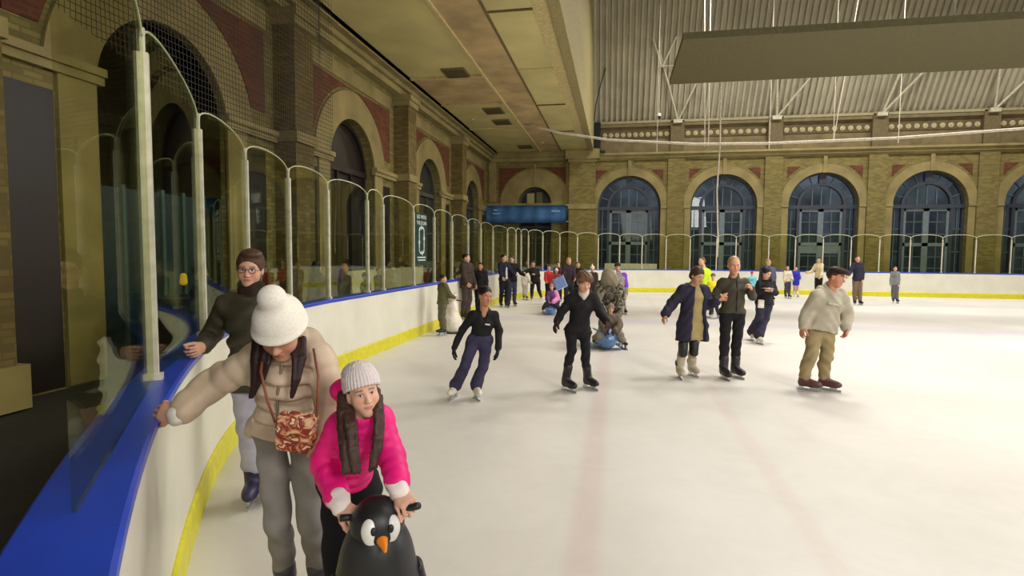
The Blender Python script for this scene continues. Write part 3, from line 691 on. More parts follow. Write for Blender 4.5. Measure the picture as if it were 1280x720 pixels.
prism(bm, rect(XL, -2.5, 4.38, 4.5), MF, -.08, .02)
for z0, z1, p in ((6.7, 6.8, .10), (6.8, 6.95, .2), (6.95, 7.05, .32)): prism(bm, rect(-1.3, 26, z0, z1), MF, -p, .02)
for z0, z1, p in ((6.75, 6.95, .15), (6.95, 7.25, .3)): prism(bm, rect(XL, -2.5, z0, z1), MF, -p, .02)
for c in WC:            # glazed openings are cut by the string course: hide it there
    pass
obj('cornice', bm, M_stone2, wf)
bm = B()
for x in ed[1:]: prism(bm, rect(x-.42, x+.42, 0, 6.7), MF, -.10, .02)
obj('pilaster', bm, M_far, wf)
bm = B(); bx(bm, -2.55, -1.2, YE-.45, YE+.05, 0, 6.75); obj('corner_pier', bm, M_far, wf)
bm = B(); bx(bm, -2.62, -1.12, YE-.52, YE, 6.6, 6.75); bx(bm, -2.75, -.98, YE-.62, YE, 6.75, 7.25); bx(bm, -2.6, -1.15, YE-.5, YE, 4.15, 4.4); obj('pier_capital', bm, M_stone2, wf)
fr = None
bm = B(); prism(bm, rect(-1.4, 26, ZF0, ZF1+.3), MF, .12, .4); prism(bm, rect(-1.4, 26, ZF0, ZF0+.38), MF, .0, .12); prism(bm, rect(-1.4, 26, ZF1-.12, ZF1+.05), MF, -.08, .12); prism(bm, rect(-1.4, 26, ZF0+.38, ZF0+.5), MF, -.0, .16)
fz = obj('frieze', bm, M_frieze, wf)
bm = B()
for x in ed[1:]: prism(bm, rect(x-.34, x+.34, ZF0, ZF1+.12), MF, -.12, .2)
obj('frieze_pier', bm, plain('frieze_pier_stone', (106, 92, 62), .85), wf)
bm = B()
for a, b in zip(ed, ed[1:]): prism(bm, rect(a+.4 if a > 0 else a+.6, b-.38, 7.84, 8.22), MF, .07, .13)
obj('frieze_band', bm, plain('frieze_band_terracotta', (92, 76, 52), .8), fz)
M_ros = plain('rosette_stone', (180, 168, 126), .8)
for a, b in zip(ed, ed[1:]):
    a2 = a+.55 if a > 0 else a+.75
    for k in range(11):
        x = a2+(b-.52-a2)*k/10; c = MF(x, 8.03, .07); bm = B(); lathe(bm, c, [(.02, .0), (.125, .0), (.12, .03), (.075, .045), (.06, .03), (.05, .06), (.0, .07)][:6], 12, np.array([(1, 0, 0), (0, 0, -1), (0, 1, 0)], float)); obj('rosette', bm, M_ros, fz)
# arched windows of the far wall
M_room = plain('night_yard_wall', (110, 116, 122), .9, var=.35, nscale=.7)
for i, c in enumerate(WC):
    w = tag(empty('window_%d' % (i+1), (c, YE+.4, 0)), 'tall arched window with dark blue frame in the far wall', 'window', kind='structure')
    bm = B(); ring(bm, MF, c, WS, WR-.10, WR, .25, .42); ring(bm, MF, c, WS, 1.0, 1.13, .22, .42, n=22); prism(bm, rect(c-WR, c+WR, WS-.16, WS+.02), MF, .2, .44)
    for s in (-1.13, 1.0): prism(bm, rect(c+s, c+s+.13, 0, WS-.1), MF, .22, .42)
    for s in (-WR, WR-.1): prism(bm, rect(c+s, c+s+.1, 0, WS), MF, .25, .42)
    prism(bm, rect(c-.16, c+.16, WS+1.1, WS+WR-.02), MF, .2, .42); obj('frame', bm, M_winf, w)
    bm = B()
    for k in (-.42, 0, .42): prism(bm, rect(c+k-.022, c+k+.022, WS, WS+math.sqrt(1-k*k)), MF, .3, .38)
    for a in (20, 45, 68, 112, 135, 160):
        a = math.radians(a); u, n2 = (math.cos(a), math.sin(a)), (-math.sin(a)*.02, math.cos(a)*.02)
        prism(bm, [(c+1.1*u[0]-n2[0], WS+1.1*u[1]-n2[1]), (c+1.55*u[0]-n2[0], WS+1.55*u[1]-n2[1]), (c+1.55*u[0]+n2[0], WS+1.55*u[1]+n2[1]), (c+1.1*u[0]+n2[0], WS+1.1*u[1]+n2[1])], MF, .3, .38)
    for s in (-1.38, -.5, .5, 1.34): prism(bm, rect(c+s-.018, c+s+.018, .9, WS-.15), MF, .3, .38)
    for z in (1.2, 1.75, 2.85, 3.45): prism(bm, rect(c-1.0, c+1.0, z, z+.035), MF, .3, .38)
    for z in (1.0, 2.0, 3.1): prism(bm, rect(c-1.52, c-1.1, z, z+.035), MF, .3, .38); prism(bm, rect(c+1.1, c+1.52, z, z+.035), MF, .3, .38)
    obj('glazing_bar', bm, M_bar, w)
    bm = B(); prism(bm, rect(c-.13, c+.13, 0, WS-.15), MF, .27, .4)
    for s in (-1.0, .88): prism(bm, rect(c+s, c+s+.12, 0, WS-.15), MF, .27, .4)
    prism(bm, rect(c-1., c+1., 2.28, 2.44), MF, .27, .4); prism(bm, rect(c-1., c+1., WS-.3, WS-.16), MF, .27, .4)
    if i in (2, ): prism(bm, rect(c-1., c+1., 1.9, 2.28), MF, .29, .38)
    obj('casement', bm, M_teal, w)
    pts = [(c+WR, 0)]+[(c+WR*math.cos(math.pi*k/24), WS+WR*math.sin(math.pi*k/24)) for k in range(25)]+[(c-WR, 0)]
    bm = B(); prism(bm, pts, MF, .33, .345); obj('pane', bm, M_wglass, w)
bm = B(); bx(bm, -3, 27, 36, 36.3, -.1, 11); structure('wall_outside', bm, M_room, 'dark building across the yard outside the windows', 'wall')
# door and banner at the end of the aisle
d = tag(empty('door_4', (-4.46, YE+.5, 0)), 'dark doorway under the blue banner', 'door', kind='structure')
bm = B(); prism(bm, [(-3.5, 0)]+[(-4.46+.95*math.cos(math.pi*k/16), 4.45+.95*math.sin(math.pi*k/16)) for k in range(17)]+[(-5.42, 0)], MF, .55, .65); obj('leaf', bm, plain('doorway_dark', (36, 36, 34), .35), d)
bm = B(); ring(bm, MF, -4.46, 4.45, .83, .93, .45, .58)
for s in (-4.5, -5.4, -3.6): prism(bm, rect(s, s+.08, 0, 4.4), MF, .45, .58)
for z in (2.3, 3.2, 4.4): prism(bm, rect(-5.39, -3.53, z, z+.08), MF, .45, .58)
obj('frame', bm, plain('door_frame_grey', (70, 70, 62), .5), d)
bm = B(); prism(bm, rect(-4.95, -4.55, 4.5, 5.1), MF, .5, .56); o = obj('fanlight', bm, plain('fanlight_pale', (176, 168, 112), .4), d)
bm = B(); prism(bm, rect(-4.42, -4.1, 4.5, 5.15), MF, .5, .56); o = obj('fanlight', bm, plain('fanlight_dull', (110, 100, 66), .4), d)
bn = tag(empty('banner', (-4.8, YE-.75, 3.4)), 'long blue banner hung across the end of the left aisle', 'banner')
bm = B(); n = 40; rows = [[bm.verts.new((-7.0+4.35*i/n, YE-.78+.025*math.sin(i*.9)+.03*k, 3.42+.92*k/3-.02*math.sin(math.pi*i/n)*(k < 3))) for i in range(n+1)] for k in range(4)]
for a, b in zip(rows, rows[1:]):
    for i in range(n): bm.faces.new((a[i], a[i+1], b[i+1], b[i]))
r = bmesh.ops.solidify(bm, geom=bm.faces[:], thickness=.012); obj('cloth', bm, plain('banner_blue', (84, 138, 204), .6, var=.08, nscale=1.5), bn, True)
bm = B()
for k, (x, w, z) in enumerate(((-3.42, .16, 3.98), (-3.22, .07, 3.99), (-3.1, .1, 3.97), (-6.55, .22, 4.05), (-6.6, .4, 3.86))): bx(bm, x, x+w, YE-.835, YE-.815, z, z+.07)
o = obj('lettering', bm, plain('banner_print', (150, 180, 200), .6), bn); o['label'] = 'small pale print'
bm = B()
for x in (-6.98, -2.68):
    for z in (3.45, 4.32): tube(bm, [V(x, YE-.77, z), V(x+(.12 if x > -3 else -.1), YE-.45, z+.05)], .012, 6)
obj('tie', bm, M_rope, bn)

# --- ceiling of the side aisle
ca = tag(empty('ceiling', (-4, 12, ZC)), 'flat panelled plaster ceiling over the left aisle', 'ceiling', kind='structure')
bm = B(); bx(bm, XL-.5, -1.45, -7, YE+.2, ZC, ZC+.25); obj('plaster', bm, M_soffit, ca)
bm = B(); bx(bm, -4.1, -3.02, -7, YE, ZC-.03, ZC+.01); bx(bm, -6.45, -4.15, 16.9, 19.85, ZC-.02, ZC+.01); obj('patched_plaster', bm, M_soffit2, ca)
bm = B()
for x0, x1, z in ((-6.62, -6.48, .1), (-4.14, -4.06, .07), (-1.95, -1.45, .0)): bx(bm, x0, x1, -7, YE, ZC-.02-z, ZC+.01)
for y in (-2, 4, 9.5, 16.8, 19.9, 23.9): bx(bm, -6.5, -4.1, y, y+.12, ZC-.06, ZC+.01)
bx(bm, -3.02, -1.9, 16.5, 16.56, ZC-.03, ZC+.01)
obj('ceiling_rib', bm, M_rib, ca)
bm = B(); bx(bm, -3.04, -2.99, -7, YE, ZC-.05, ZC+.01); bx(bm, -4.17, -4.14, -7, YE, ZC-.04, ZC+.01)
for y in (12.5, 20.5, 25): bx(bm, -3.0, -1.95, y, y+.05, ZC-.04, ZC+.01)
obj('ceiling_joint', bm, plain('joint_brown', (110, 96, 62), .9), ca)  # joints drawn as thin brown strips
bm = B(); bx(bm, -1.55, -1.3, -7, YE, ZC-.1, 14); obj('nave_upstand', bm, plain('upstand_plaster', (152, 140, 94), .8), ca)
for i, (x, y) in enumerate(((-4.75, 21.06), (-4.8, 22.88), (-4.72, 28.3), (-4.9, 16.5))):
    v = tag(empty('ceiling_vent', (x, y, ZC)), ['square dark ceiling vent, larger of the middle pair', 'dark ceiling vent just beyond the middle one', 'dark ceiling vent nearest the far wall', 'dark ceiling vent nearest the camera'][i], 'vent', 'vents in the aisle ceiling')
    bm = B(); bx(bm, x-.36, x+.36, y-.42, y+.42, ZC-.05, ZC); obj('frame', bm, plain('vent_frame', (120, 108, 66), .7), v)
    bm = B()
    for k in range(7): bx(bm, x-.32, x+.32, y-.38+.11*k, y-.31+.11*k, ZC-.06, ZC-.02)
    obj('slat', bm, plain('vent_slat', (92, 78, 48), .7), v)
for i, (x, y) in enumerate(((-3.5, 21.9), (-5.9, 22.2), (-5.4, 27.5), (-3.7, 27.3))):
    v = tag(empty('downlight', (x, y, ZC)), ['small bright downlight in the patched ceiling strip', 'small downlight over the middle of the left aisle edge', 'small downlight beside the far ceiling vent', 'small downlight in the ceiling strip near the far wall'][i], 'light', 'downlights in the aisle ceiling')
    bm = B(); lathe(bm, (x, y, ZC-.06), [(.05, 0), (.075, 0), (.075, .05), (.05, .05)], 14); obj('rim', bm, M_steel, v)
    bm = B(); lathe(bm, (x, y, ZC-.05), [(.001, 0), (.05, 0), (.05, .01)], 14); obj('lens', bm, MATS.setdefault('lamp', emitter('downlight_glow', (255, 244, 205), 3.)), v)
# --- nave roof
rf = tag(empty('ceiling_vault', (12, 27, 9)), 'steep white corrugated roof above the far frieze', 'ceiling', kind='structure')
SL = 1.74
def corr():
    bm = B(); x = -1.3; up = []; lo = []; y1 = 24.8; k = 0
    dn = nrm(V(0, -SL, -1))
    while x < 26:
        o = (.06 if k % 4 in (0, 1) else -.06); p = V(x, YE+.25, ZF1+.1)+dn*o; q2 = V(x, y1, ZF1+.1+SL*(YE+.25-y1))+dn*o
        up.append(bm.verts.new(p)); lo.append(bm.verts.new(q2)); x += .03 if k % 2 else .11; k += 1
    for i in range(len(up)-1): bm.faces.new((up[i], up[i+1], lo[i+1], lo[i]))
    return bm
obj('corrugated_sheet', corr(), plain('corrugated_white', (170, 163, 140), .55, var=.06, nscale=1.), rf)
bm = B(); bx(bm, -1.5, 26, -7, 25, 17.6, 17.9); obj('upper_roof', bm, plain('upper_roof_grey', (120, 112, 90), .8), rf)
bm = B(); bx(bm, -1.3, 26, YE-.12, YE+.1, ZF1+.05, ZF1+.17); obj('eaves_gutter', bm, plain('gutter_pale', (150, 142, 110), .6), rf)
bm = B(); bx(bm, 26, 26.3, -7, YE+.5, -.1, 18); structure('wall_right', bm, M_far, 'ochre brick wall on the right of the rink')
bm = B(); bx(bm, XL-1.2, 26, -7.3, -7, -.1, 18); structure('wall_near', bm, M_far, 'ochre brick wall behind the camera')
bm = B(); bx(bm, XL-3.3, XL-3.0, -7, YE+.5, -.1, 8); bx(bm, XL-3.0, XL-.42, 10.9, 11.1, -.1, 8); bx(bm, XL-3.3, XL, -7, YE+.5, ZC+.26, ZC+.5); structure('wall_outer', bm, M_dark, 'dark lobby walls behind the left arches')
def roofpt(x, y): return V(x, y, ZF1+.1+SL*(YE+.25-y)-.12)
STR = [(2.94, 1.9, 4.3, 1.4), (7.66, 7.3, 9.75, 1.3), (12.38, 13.0, 14.6, 1.3), (17.1, 16.6, 19.2, 1.3)]
for i, (x, a, b, h) in enumerate(STR):
    t = tag(empty('roof_strut', (x, YE-.2, 8.6)), ['pale V-shaped roof struts above the pier between first and second windows', 'pale V-shaped roof struts above the pier between second and third windows', 'pale V-shaped roof struts above the third window pier at right', 'pale V-shaped roof struts right of the fourth window'][i], 'strut', 'roof struts above the frieze')
    for e in (a, b): bm = B(); y = YE-h-.1; tube(bm, [V(x, YE-.2, 8.6), V(x+(e-x)*1.0, y, roofpt(0, y)[2]-.0)], .055, 8); obj('bar', bm, M_steel, t)
    bm = B(); bx(bm, x-.22, x+.22, YE-.3, YE-.1, 8.5, 8.68); obj('shoe', bm, M_steel, t)
rr = tag(empty('roof_purlin', (2, 27, 11)), 'thin steel bracing below the roof sheet above first struts', 'strut')
bm = B(); tube(bm, [V(2.0, 28.6, 10.95), V(1.5, 28.1, 12.2)], .05); tube(bm, [V(2.0, 28.6, 10.95), V(2.6, 28.1, 12.2)], .05); tube(bm, [V(1.95, 28.6, 11.0), V(3.0, 28.6, 11.0)], .03); obj('bar', bm, M_steel, rr)
# hanging flat panel, cable, ropes, dome camera, loudspeaker
hp = tag(empty('ceiling_baffle', (7, 18, 8.1)), 'large flat olive panel hung below the roof at top right', 'panel')
bm = B(); bx(bm, 1.8, 20, 17.3, 21.7, 8.1, 8.3); obj('panel', bm, plain('baffle_olive', (100, 94, 64), .7), hp)
bm = B()
for x in (3, 9, 15):
    for y in (17.6, 21.4): tube(bm, [V(x, y, 8.3), V(x, y, 17.6)], .02, 6)
obj('hanger', bm, M_steel, hp)
def cat(a, b, sag, n=30): return [a+(b-a)*t-V(0, 0, 4*sag*t*(1-t)) for t in np.linspace(0, 1, n)]
cb = tag(empty('sagging_cable', (3, 23, 6)), 'thick white cable sagging across the rink from the aisle ceiling', 'cable')
bm = B(); tube(bm, [V(-3.97, 23.4, 7.25), V(-3.2, 23.2, 7.0), V(-2.39, 23, 6.74), V(-.44, 23, 6.4), V(2.98, 23, 6.13), V(5.63, 23, 6.08), V(10.06, 23, 6.15), V(14, 23, 6.35), V(19, 23, 6.9), V(26, 23, 8.2)], .05, 8); tag(obj('cable', bm, M_rope, cb, True))
bm = B(); tube(bm, [V(3.83, 23, 9.2), V(3.86, 23, 7.0), V(3.88, 23, 6.1), V(3.82, 23, 4.3), V(3.92, 23, 2.3), V(3.9, 23, 1.7)], .028, 8); tag(obj('hanging_rope', bm, M_rope), 'white rope hanging down in front of the second window', 'rope')
for i, (x, y, zt, zb, dx) in enumerate(((1.65, 25.5, 13, 6.3, 0.), (3.75, 25.0, 13.5, 6.4, .1), (3.6, 25.0, 13.5, 6.4, .2), (6.3, 25.5, 13, 6.3, .02), (8.7, 25.2, 13.4, 6.5, .05), (9.0, 25.2, 13.4, 6.5, -.35), (11.2, 25.4, 13, 6.4, .0))):
    bm = B(); tube(bm, [V(x+dx*-1, y, zt), V(x, y, zb)] if dx >= 0 else [V(x+.55, y, zt), V(x-.3, y, zb)], .014 if i else .012, 6)
    tag(obj('hanging_wire', bm, M_rope), ['thin wire below the small dome camera', 'thin wire left of the rope over the second window', 'second thin wire close left of the white rope', 'thin wire between second and third windows', 'upright thin wire over the third window', 'slanting thin wire over the third window', 'thin wire over the right edge pier'][i], 'wire', 'wires hanging from the roof')
dl = tag(empty('dome_camera', (2.0, 28.0, 8.75)), 'small black and white dome hanging below the roof', 'camera')
c = V(1.87, 27.9, 8.42); bm = B(); lathe(bm, c, [(.02, .16), (.09, .14), (.1, .05), (.1, .0)], 14); obj('housing', bm, M_white, dl)
bm = B(); lathe(bm, c, [(.1, 0), (.095, -.05), (.06, -.1), (.01, -.12)], 14); obj('dome', bm, M_black, dl)
bm = B(); tube(bm, [c+V(0, 0, .15), c+V(0, 0, 4.35)], .015, 6); obj('drop_pipe', bm, M_steel, dl)
ls = tag(empty('loudspeaker', (-1.15, 29.5, 7.1)), 'black column loudspeaker at the left end of the frieze', 'speaker')
bm = B(); bx(bm, -1.36, -.95, 29.4, 29.75, 7.2, 8.6); bmesh.ops.bevel(bm, geom=bm.edges[:], offset=.03, segments=2, affect='EDGES'); obj('cabinet', bm, M_black, ls)
bm = B(); bx(bm, -1.32, -.99, 29.385, 29.41, 7.25, 8.55); obj('grille', bm, plain('grille_dark', (14, 14, 16), .8), ls)
bm = B(); bx(bm, -1.3, -.7, 29.5, 29.7, 7.05, 7.16); bx(bm, -1.25, -1.05, 29.5, 30.1, 7.16, 7.3); obj('bracket', bm, M_black, ls)
bm = B(); tube(bm, [V(-1.28, 29.2, 8.6), V(-1.2, 29.0, 9.4), V(-.95, 28.9, 10.4), V(-.6, 28.7, 11.6)], .03, 6); tag(obj('cable', bm, M_black), 'thin dark cable curving up the wall above the loudspeaker', 'cable')
# direction sign fixed to the inside of a pane
SX = CX-RR-.12+.022; SY = 11.66
sg = tag(empty('direction_sign', (SX, SY, 1.5)), 'dark green upright sign with white arrow loop fixed to the left-hand glass', 'sign')
bm = B(); bx(bm, SX-.012, SX, SY-.36, SY+.36, 1.53, 2.66); obj('board', bm, plain('sign_green', (14, 46, 42), .45), sg)
M_sw = plain('sign_white', (196, 206, 200), .5)
MS = lambda s, z, d: (SX+.001-d, s, z)
bm = B()
yc, zc2, w2, h2, tk = SY, 2.06, .15, .28, .036
for sg_ in (-1, 1):
    prism(bm, rect(yc+sg_*w2-tk/2, yc+sg_*w2+tk/2, zc2+.04, zc2+h2-.1), MS, -.008, 0); prism(bm, rect(yc+sg_*w2-tk/2, yc+sg_*w2+tk/2, zc2-h2+.1, zc2-.04), MS, -.008, 0)
    for sz in (-1, 1): ring(bm, MS, yc+sg_*(w2-.09), zc2+sz*(h2-.09), .09-tk/2, .09+tk/2, -.008, 0, *{(1, 1): (0, math.pi/2), (-1, 1): (math.pi/2, math.pi), (-1, -1): (math.pi, 1.5*math.pi), (1, -1): (1.5*math.pi, 2*math.pi)}[(sg_, sz)], n=8)
    prism(bm, rect(*sorted((yc+sg_*.03, yc+sg_*(w2-.09))), zc2+sg_*h2-tk/2, zc2+sg_*h2+tk/2), MS, -.008, 0)
for (y, z, a) in ((yc, zc2+h2, 0), (yc, zc2-h2, math.pi), (yc-w2, zc2-.02, math.pi/2), (yc+w2, zc2+.02, -math.pi/2)):
    ca_, sa_ = math.cos(a), math.sin(a); prism(bm, [(y+ca_*p-sa_*r_, z+sa_*p+ca_*r_) for p, r_ in ((.06, 0), (-.05, .06), (-.03, 0), (-.05, -.06))], MS, -.009, 0)
obj('arrow_loop', bm, M_sw, sg)
def text(body, y, z, size, parent, name='lettering'):
    cu = bpy.data.curves.new(name, 'FONT'); cu.body = body; cu.size = size; cu.align_x = 'CENTER'; cu.extrude = .003; cu.space_character = 1.05
    o = bpy.data.objects.new(name, cu); COL.objects.link(o); dg = bpy.context.evaluated_depsgraph_get(); me = bpy.data.meshes.new_from_object(o.evaluated_get(dg)); bpy.data.objects.remove(o)
    me.transform(Matrix(((0, 0, 1, SX+.004), (1, 0, 0, y), (0, 1, 0, z), (0, 0, 0, 1)))); me.materials.clear(); me.materials.append(M_sw); return link(bpy.data.objects.new(name, me), parent)
text('GO WITH', SY, 2.53, .125, sg); text('THE FLOW', SY, 2.40, .118, sg)
bm = B()
for z, w in ((1.67, .27), (1.61, .23)):
    y = SY-w; rnd = random.Random(int(z*100))
    while y < SY+w-.03: l = rnd.uniform(.03, .07); prism(bm, rect(y, y+l, z, z+.03), MS, -.007, 0); y += l+.014
o = obj('small_print', bm, M_sw, sg); o['label'] = 'two lines of tiny white print'
# white panel along the spectators' side, bench by the far window, bar screens behind the near arch
lp = tag(empty('low_partition', (-6.2, 13, 0)), 'low grey-white partition behind the left glass', 'partition')
bm = B(); bx(bm, -6.5, -6.44, 12.4, 17.8, 0, 1.32); obj('panel', bm, plain('partition_grey', (176, 170, 150), .6), lp)
bm = B()
for y in (12.45, 14.2, 16, 17.75): bx(bm, -6.52, -6.42, y-.03, y+.03, 0, 1.36)
obj('post', bm, M_alu, lp)
be = tag(empty('bench', (.6, 29, 0)), 'pale bench seat below the first far window', 'bench')
bm = B(); bx(bm, -.6, 2.0, 28.7, 29.1, 1.0, 1.3); obj('back', bm, plain('bench_pale', (200, 196, 172), .6), be)
bm = B(); bx(bm, -.6, 2.0, 28.2, 28.75, .42, .48); obj('seat', bm, plain('bench_pale', (200, 196, 172), .6), be)
bm = B()
for x in (-.5, .7, 1.9): bx(bm, x-.03, x+.03, 28.25, 29.05, 0, .45); bx(bm, x-.03, x+.03, 28.95, 29.05, .4, 1.1)
obj('leg', bm, M_steel, be)
bar = tag(empty('bar_counter', (-6.6, 7.9, 0)), 'dark counter with blue-lit front behind the near glass', 'counter')
bm = B(); bx(bm, -6.75, -6.2, 6.9, 9.3, 0, 1.05); obj('body', bm, plain('counter_dark', (18, 26, 32), .4), bar)
bm = B(); bx(bm, -6.8, -6.12, 6.85, 9.35, 1.05, 1.1); obj('worktop', bm, plain('counter_top', (24, 30, 36), .3), bar)
bm = B(); bx(bm, -6.2, -6.19, 8.0, 8.75, .55, 1.0); o = obj('glowing_panel', bm, emitter('blue_panel_glow', (40, 66, 170), .35), bar)
scr = tag(empty('bar_screen', (-7.3, 7.6, 1)), 'dim blue-green screen panels inside the near left arch', 'screen')
bm = B(); bx(bm, -7.55, -7.5, 6.6, 9.0, 0, 2.75); obj('panel', bm, plain('screen_teal', (18, 44, 58), .4), scr)
bm = B()
for y in (6.6, 7.3, 8.05, 8.5, 9.0): bx(bm, -7.5, -7.46, y-.03, y+.03, 0, 2.8)
obj('frame', bm, plain('screen_frame', (60, 84, 90), .4), scr)
lmp = tag(empty('table_lamp', (-6.5, 7.35, 1.1)), 'small yellow lamp glowing on the dark counter', 'lamp')
bm = B(); lathe(bm, (-6.5, 7.35, 1.1), [(.06, 0), (.06, .02), (.015, .03), (.015, .2)], 14); obj('base', bm, M_black, lmp)
bm = B(); lathe(bm, (-6.5, 7.35, 1.27), [(.03, 0), (.055, .03), (.045, .15), (.025, .18)], 14); obj('lamp_shade', bm, emitter('lamp_glow', (200, 160, 40), .55), lmp)
# safety net hanging at the near end of the left wall
def net():
    bm = B(); A, Bp = V(-6.2, 4.2, 5.2), V(-6.2, 11.4, 3.45)
    n, m = 110, 44; tz = lambda t: (4.9+(3.35-4.9)*t)-.35*math.sin(math.pi*t)
    W = .006
    def strip(p, q, w): 
        dv = nrm(q-p); pn = nrm(np.cross(dv, V(1, 0, 0)))*w; bm.faces.new([bm.verts.new(x) for x in (p-pn, q-pn, q+pn, p+pn)])
    for i in range(n+1):
        t = i/n; y = 4.2+7.2*t; strip(V(-6.2, y, tz(t)), V(-6.2+.1*math.sin(i*.4), y, 7.26), W)
    for k in range(m):
        z = 3.3+3.9*k/m; lo_t = next((i/n for i in range(n+1) if tz(i/n) < z), 1.)
        if lo_t < 1: strip(V(-6.2, 4.2+7.2*lo_t, z), V(-6.2, 11.4, z), W)
    return bm
tag(obj('safety_net', net(), plain('net_cord', (40, 34, 26), .8)), 'fine dark safety net draped below the left cornice near the camera', 'net')
# --- lights: floodlights in the roof, plus added yard and fill lights, daylight is gone
LP = [(x, y, z, e) for x in (4., 10.5, 17.) for y, z, e in ((3.5, 8., 95), (9.5, 8.2, 285), (13.2, 8.3, 360), (23.6, 13.2, 690))]
for x, y, z, e in LP:
    l = bpy.data.lights.new('floodlight', 'AREA'); l.shape = 'SQUARE'; l.size = 1.4; l.energy = e; l.color = (1., .962, .895); l.spread = math.radians(160)
    o = bpy.data.objects.new('floodlight', l); o.location = (x, y, z); COL.objects.link(o)
for y in (12., 18., 25.):
    l = bpy.data.lights.new('aisle_light', 'AREA'); l.shape = 'RECTANGLE'; l.size = .6; l.size_y = 2.5; l.energy = 30 if y < 15 else 95; l.color = (1., .9, .66)
    o = bpy.data.objects.new('aisle_light', l); o.location = (-3.0, y, 7.1); COL.objects.link(o)
for x in (3., 12., 21.):
    l = bpy.data.lights.new('yard_fill', 'AREA'); l.size = 2.; l.energy = 330; l.color = (.92, .95, 1.); o = bpy.data.objects.new('yard_fill', l); o.location = (x, 33, 9.5); COL.objects.link(o)  # added lights that brighten the wall seen through the window panes
for (x, y, z), t, e in (((8, -5, 6.5), (2, 9, .5), 430), ((2.2, -5.5, 5.), (-.6, 4, .5), 70), ((24.5, 10, 7), (0, 13, .5), 430), ((24.5, 20, 7), (-2, 20, .5), 330)):  # added fill from behind the camera and from the right side
    l = bpy.data.lights.new('fill_light', 'AREA'); l.size = 3.5; l.energy = e; l.color = (1., .962, .895); l.spread = math.radians(110)
    o = bpy.data.objects.new('fill_light', l); o.location = (x, y, z); o.rotation_euler = (Vector(t)-Vector((x, y, z))).to_track_quat('-Z', 'Y').to_euler(); COL.objects.link(o)
w = bpy.data.worlds.new('night'); SC.world = w; w.use_nodes = True; bg = w.node_tree.nodes['Background']; bg.inputs[0].default_value = (.045, .056, .07, 1); bg.inputs[1].default_value = 1.
SC.view_settings.view_transform = 'Standard'; SC.view_settings.look = 'None'; SC.view_settings.gamma = 1; SC.view_settings.exposure = 0.; SC.view_settings.use_curve_mapping = False
SC.cycles.transparent_max_bounces = 24; SC.cycles.max_bounces = 8; SC.cycles.use_denoising = True
# ------------------------------------------------------------------ the people
def gxy(u, D, yw): p = at(u, 317, D); return (p[0], p[1], yw, 1)
BLK, INK = cloth((30, 28, 30)), cloth((24, 23, 27))
NAVY = cloth((46, 44, 62)); NAVYT = cloth((58, 54, 80))
OLIVE = cloth((58, 54, 42), .7); WHITEB = plain('white_boot', (214, 206, 192), .4); BLKB = plain('black_boot', (34, 28, 34), .45)
LACE = plain('lace_white', (215, 210, 205), .8)
HB, HK, HBL, HLB = hairmat('hair_brown', (58, 42, 32)), hairmat('hair_black', (26, 20, 20)), hairmat('hair_blond', (150, 122, 84)), hairmat('hair_light_brown', (98, 70, 48))
SK1, SK2, SK3 = (205, 158, 134), (178, 126, 98), (196, 148, 122)

# 1 man in glasses at the barrier
p = Person('man in glasses and dark olive padded jacket standing by the barrier behind the woman', 3.95, (312.5, 337, .02, 14, 5, 3), [(286, 379, 0), (345, 378, 0)], [(263, 420, -.05), (354, 425, -.02)], [(254, 433, .22), (349, 470, .08)],
    [(307, 470, 0), (338, 470, 0)], [(311, 533, .04), (339, 532, 0)], [(316, 627, 12), (347, 619, 8)], 1.02, skin=SK1, tips=[(242, 442, .33), None])
p.body((70, 48, 34), hands=({'curl': .9, 'palm': V(0, 0, -1), 'thumbside': FWH*-1}, None))
p.hair(hairmat('hair_warm_brown', (74, 52, 38)), vol=.008, extra=[p.H.e((-.012, .02, .112), (.07, .074, .032), .02)], fringe=.004)
p.jacket(cloth((62, 58, 45), .6, 'olive_padded_cloth'), .036, .10, .12, fold=.003, hood=False, end=.84, seams=(.11, .012))
p.part('collar', [cone(p.neck-p.U*.0, p.neck+p.U*.075, .098, .082, .02), cone(p.neck-p.U*.05, p.neck+p.U*.15, .06, .07, .004, op='s')], cloth((44, 34, 28), .95, 'brown_fleece'), .007, folds(.004, 90), label='dark brown fleece collar')
p.trousers(cloth((168, 166, 182), .8, 'pale_grey_denim'), .014, (.088, .066, .062), .72)
p.skates(plain('navy_boot', (44, 40, 74), .45), hi=.11, fat=.012)
g = empty('glasses'); g.parent = p.root; g.location = -p.root.location; bm = B(); H = p.H
for s in (1, -1):
    pts = [H.p(s*.034+.023*math.cos(a), .104-.0*abs(s), .006+.017*math.sin(a)) for a in np.linspace(0, 2*math.pi, 19)]; tube(bm, pts, .0022, 6)
    tube(bm, [H.p(s*.057, .103, .01), H.p(s*.076, .085, .01), H.p(s*.083, .0, .006), H.p(s*.08, -.02, -.01)], .002, 6)
tube(bm, [H.p(-.011, .105, .01), H.p(0, .108, .014), H.p(.011, .105, .01)], .002, 6)
bpy.data.objects.remove(g); o = obj('glasses', bm, plain('spectacle_black', (24, 18, 20), .3), p.root, True)

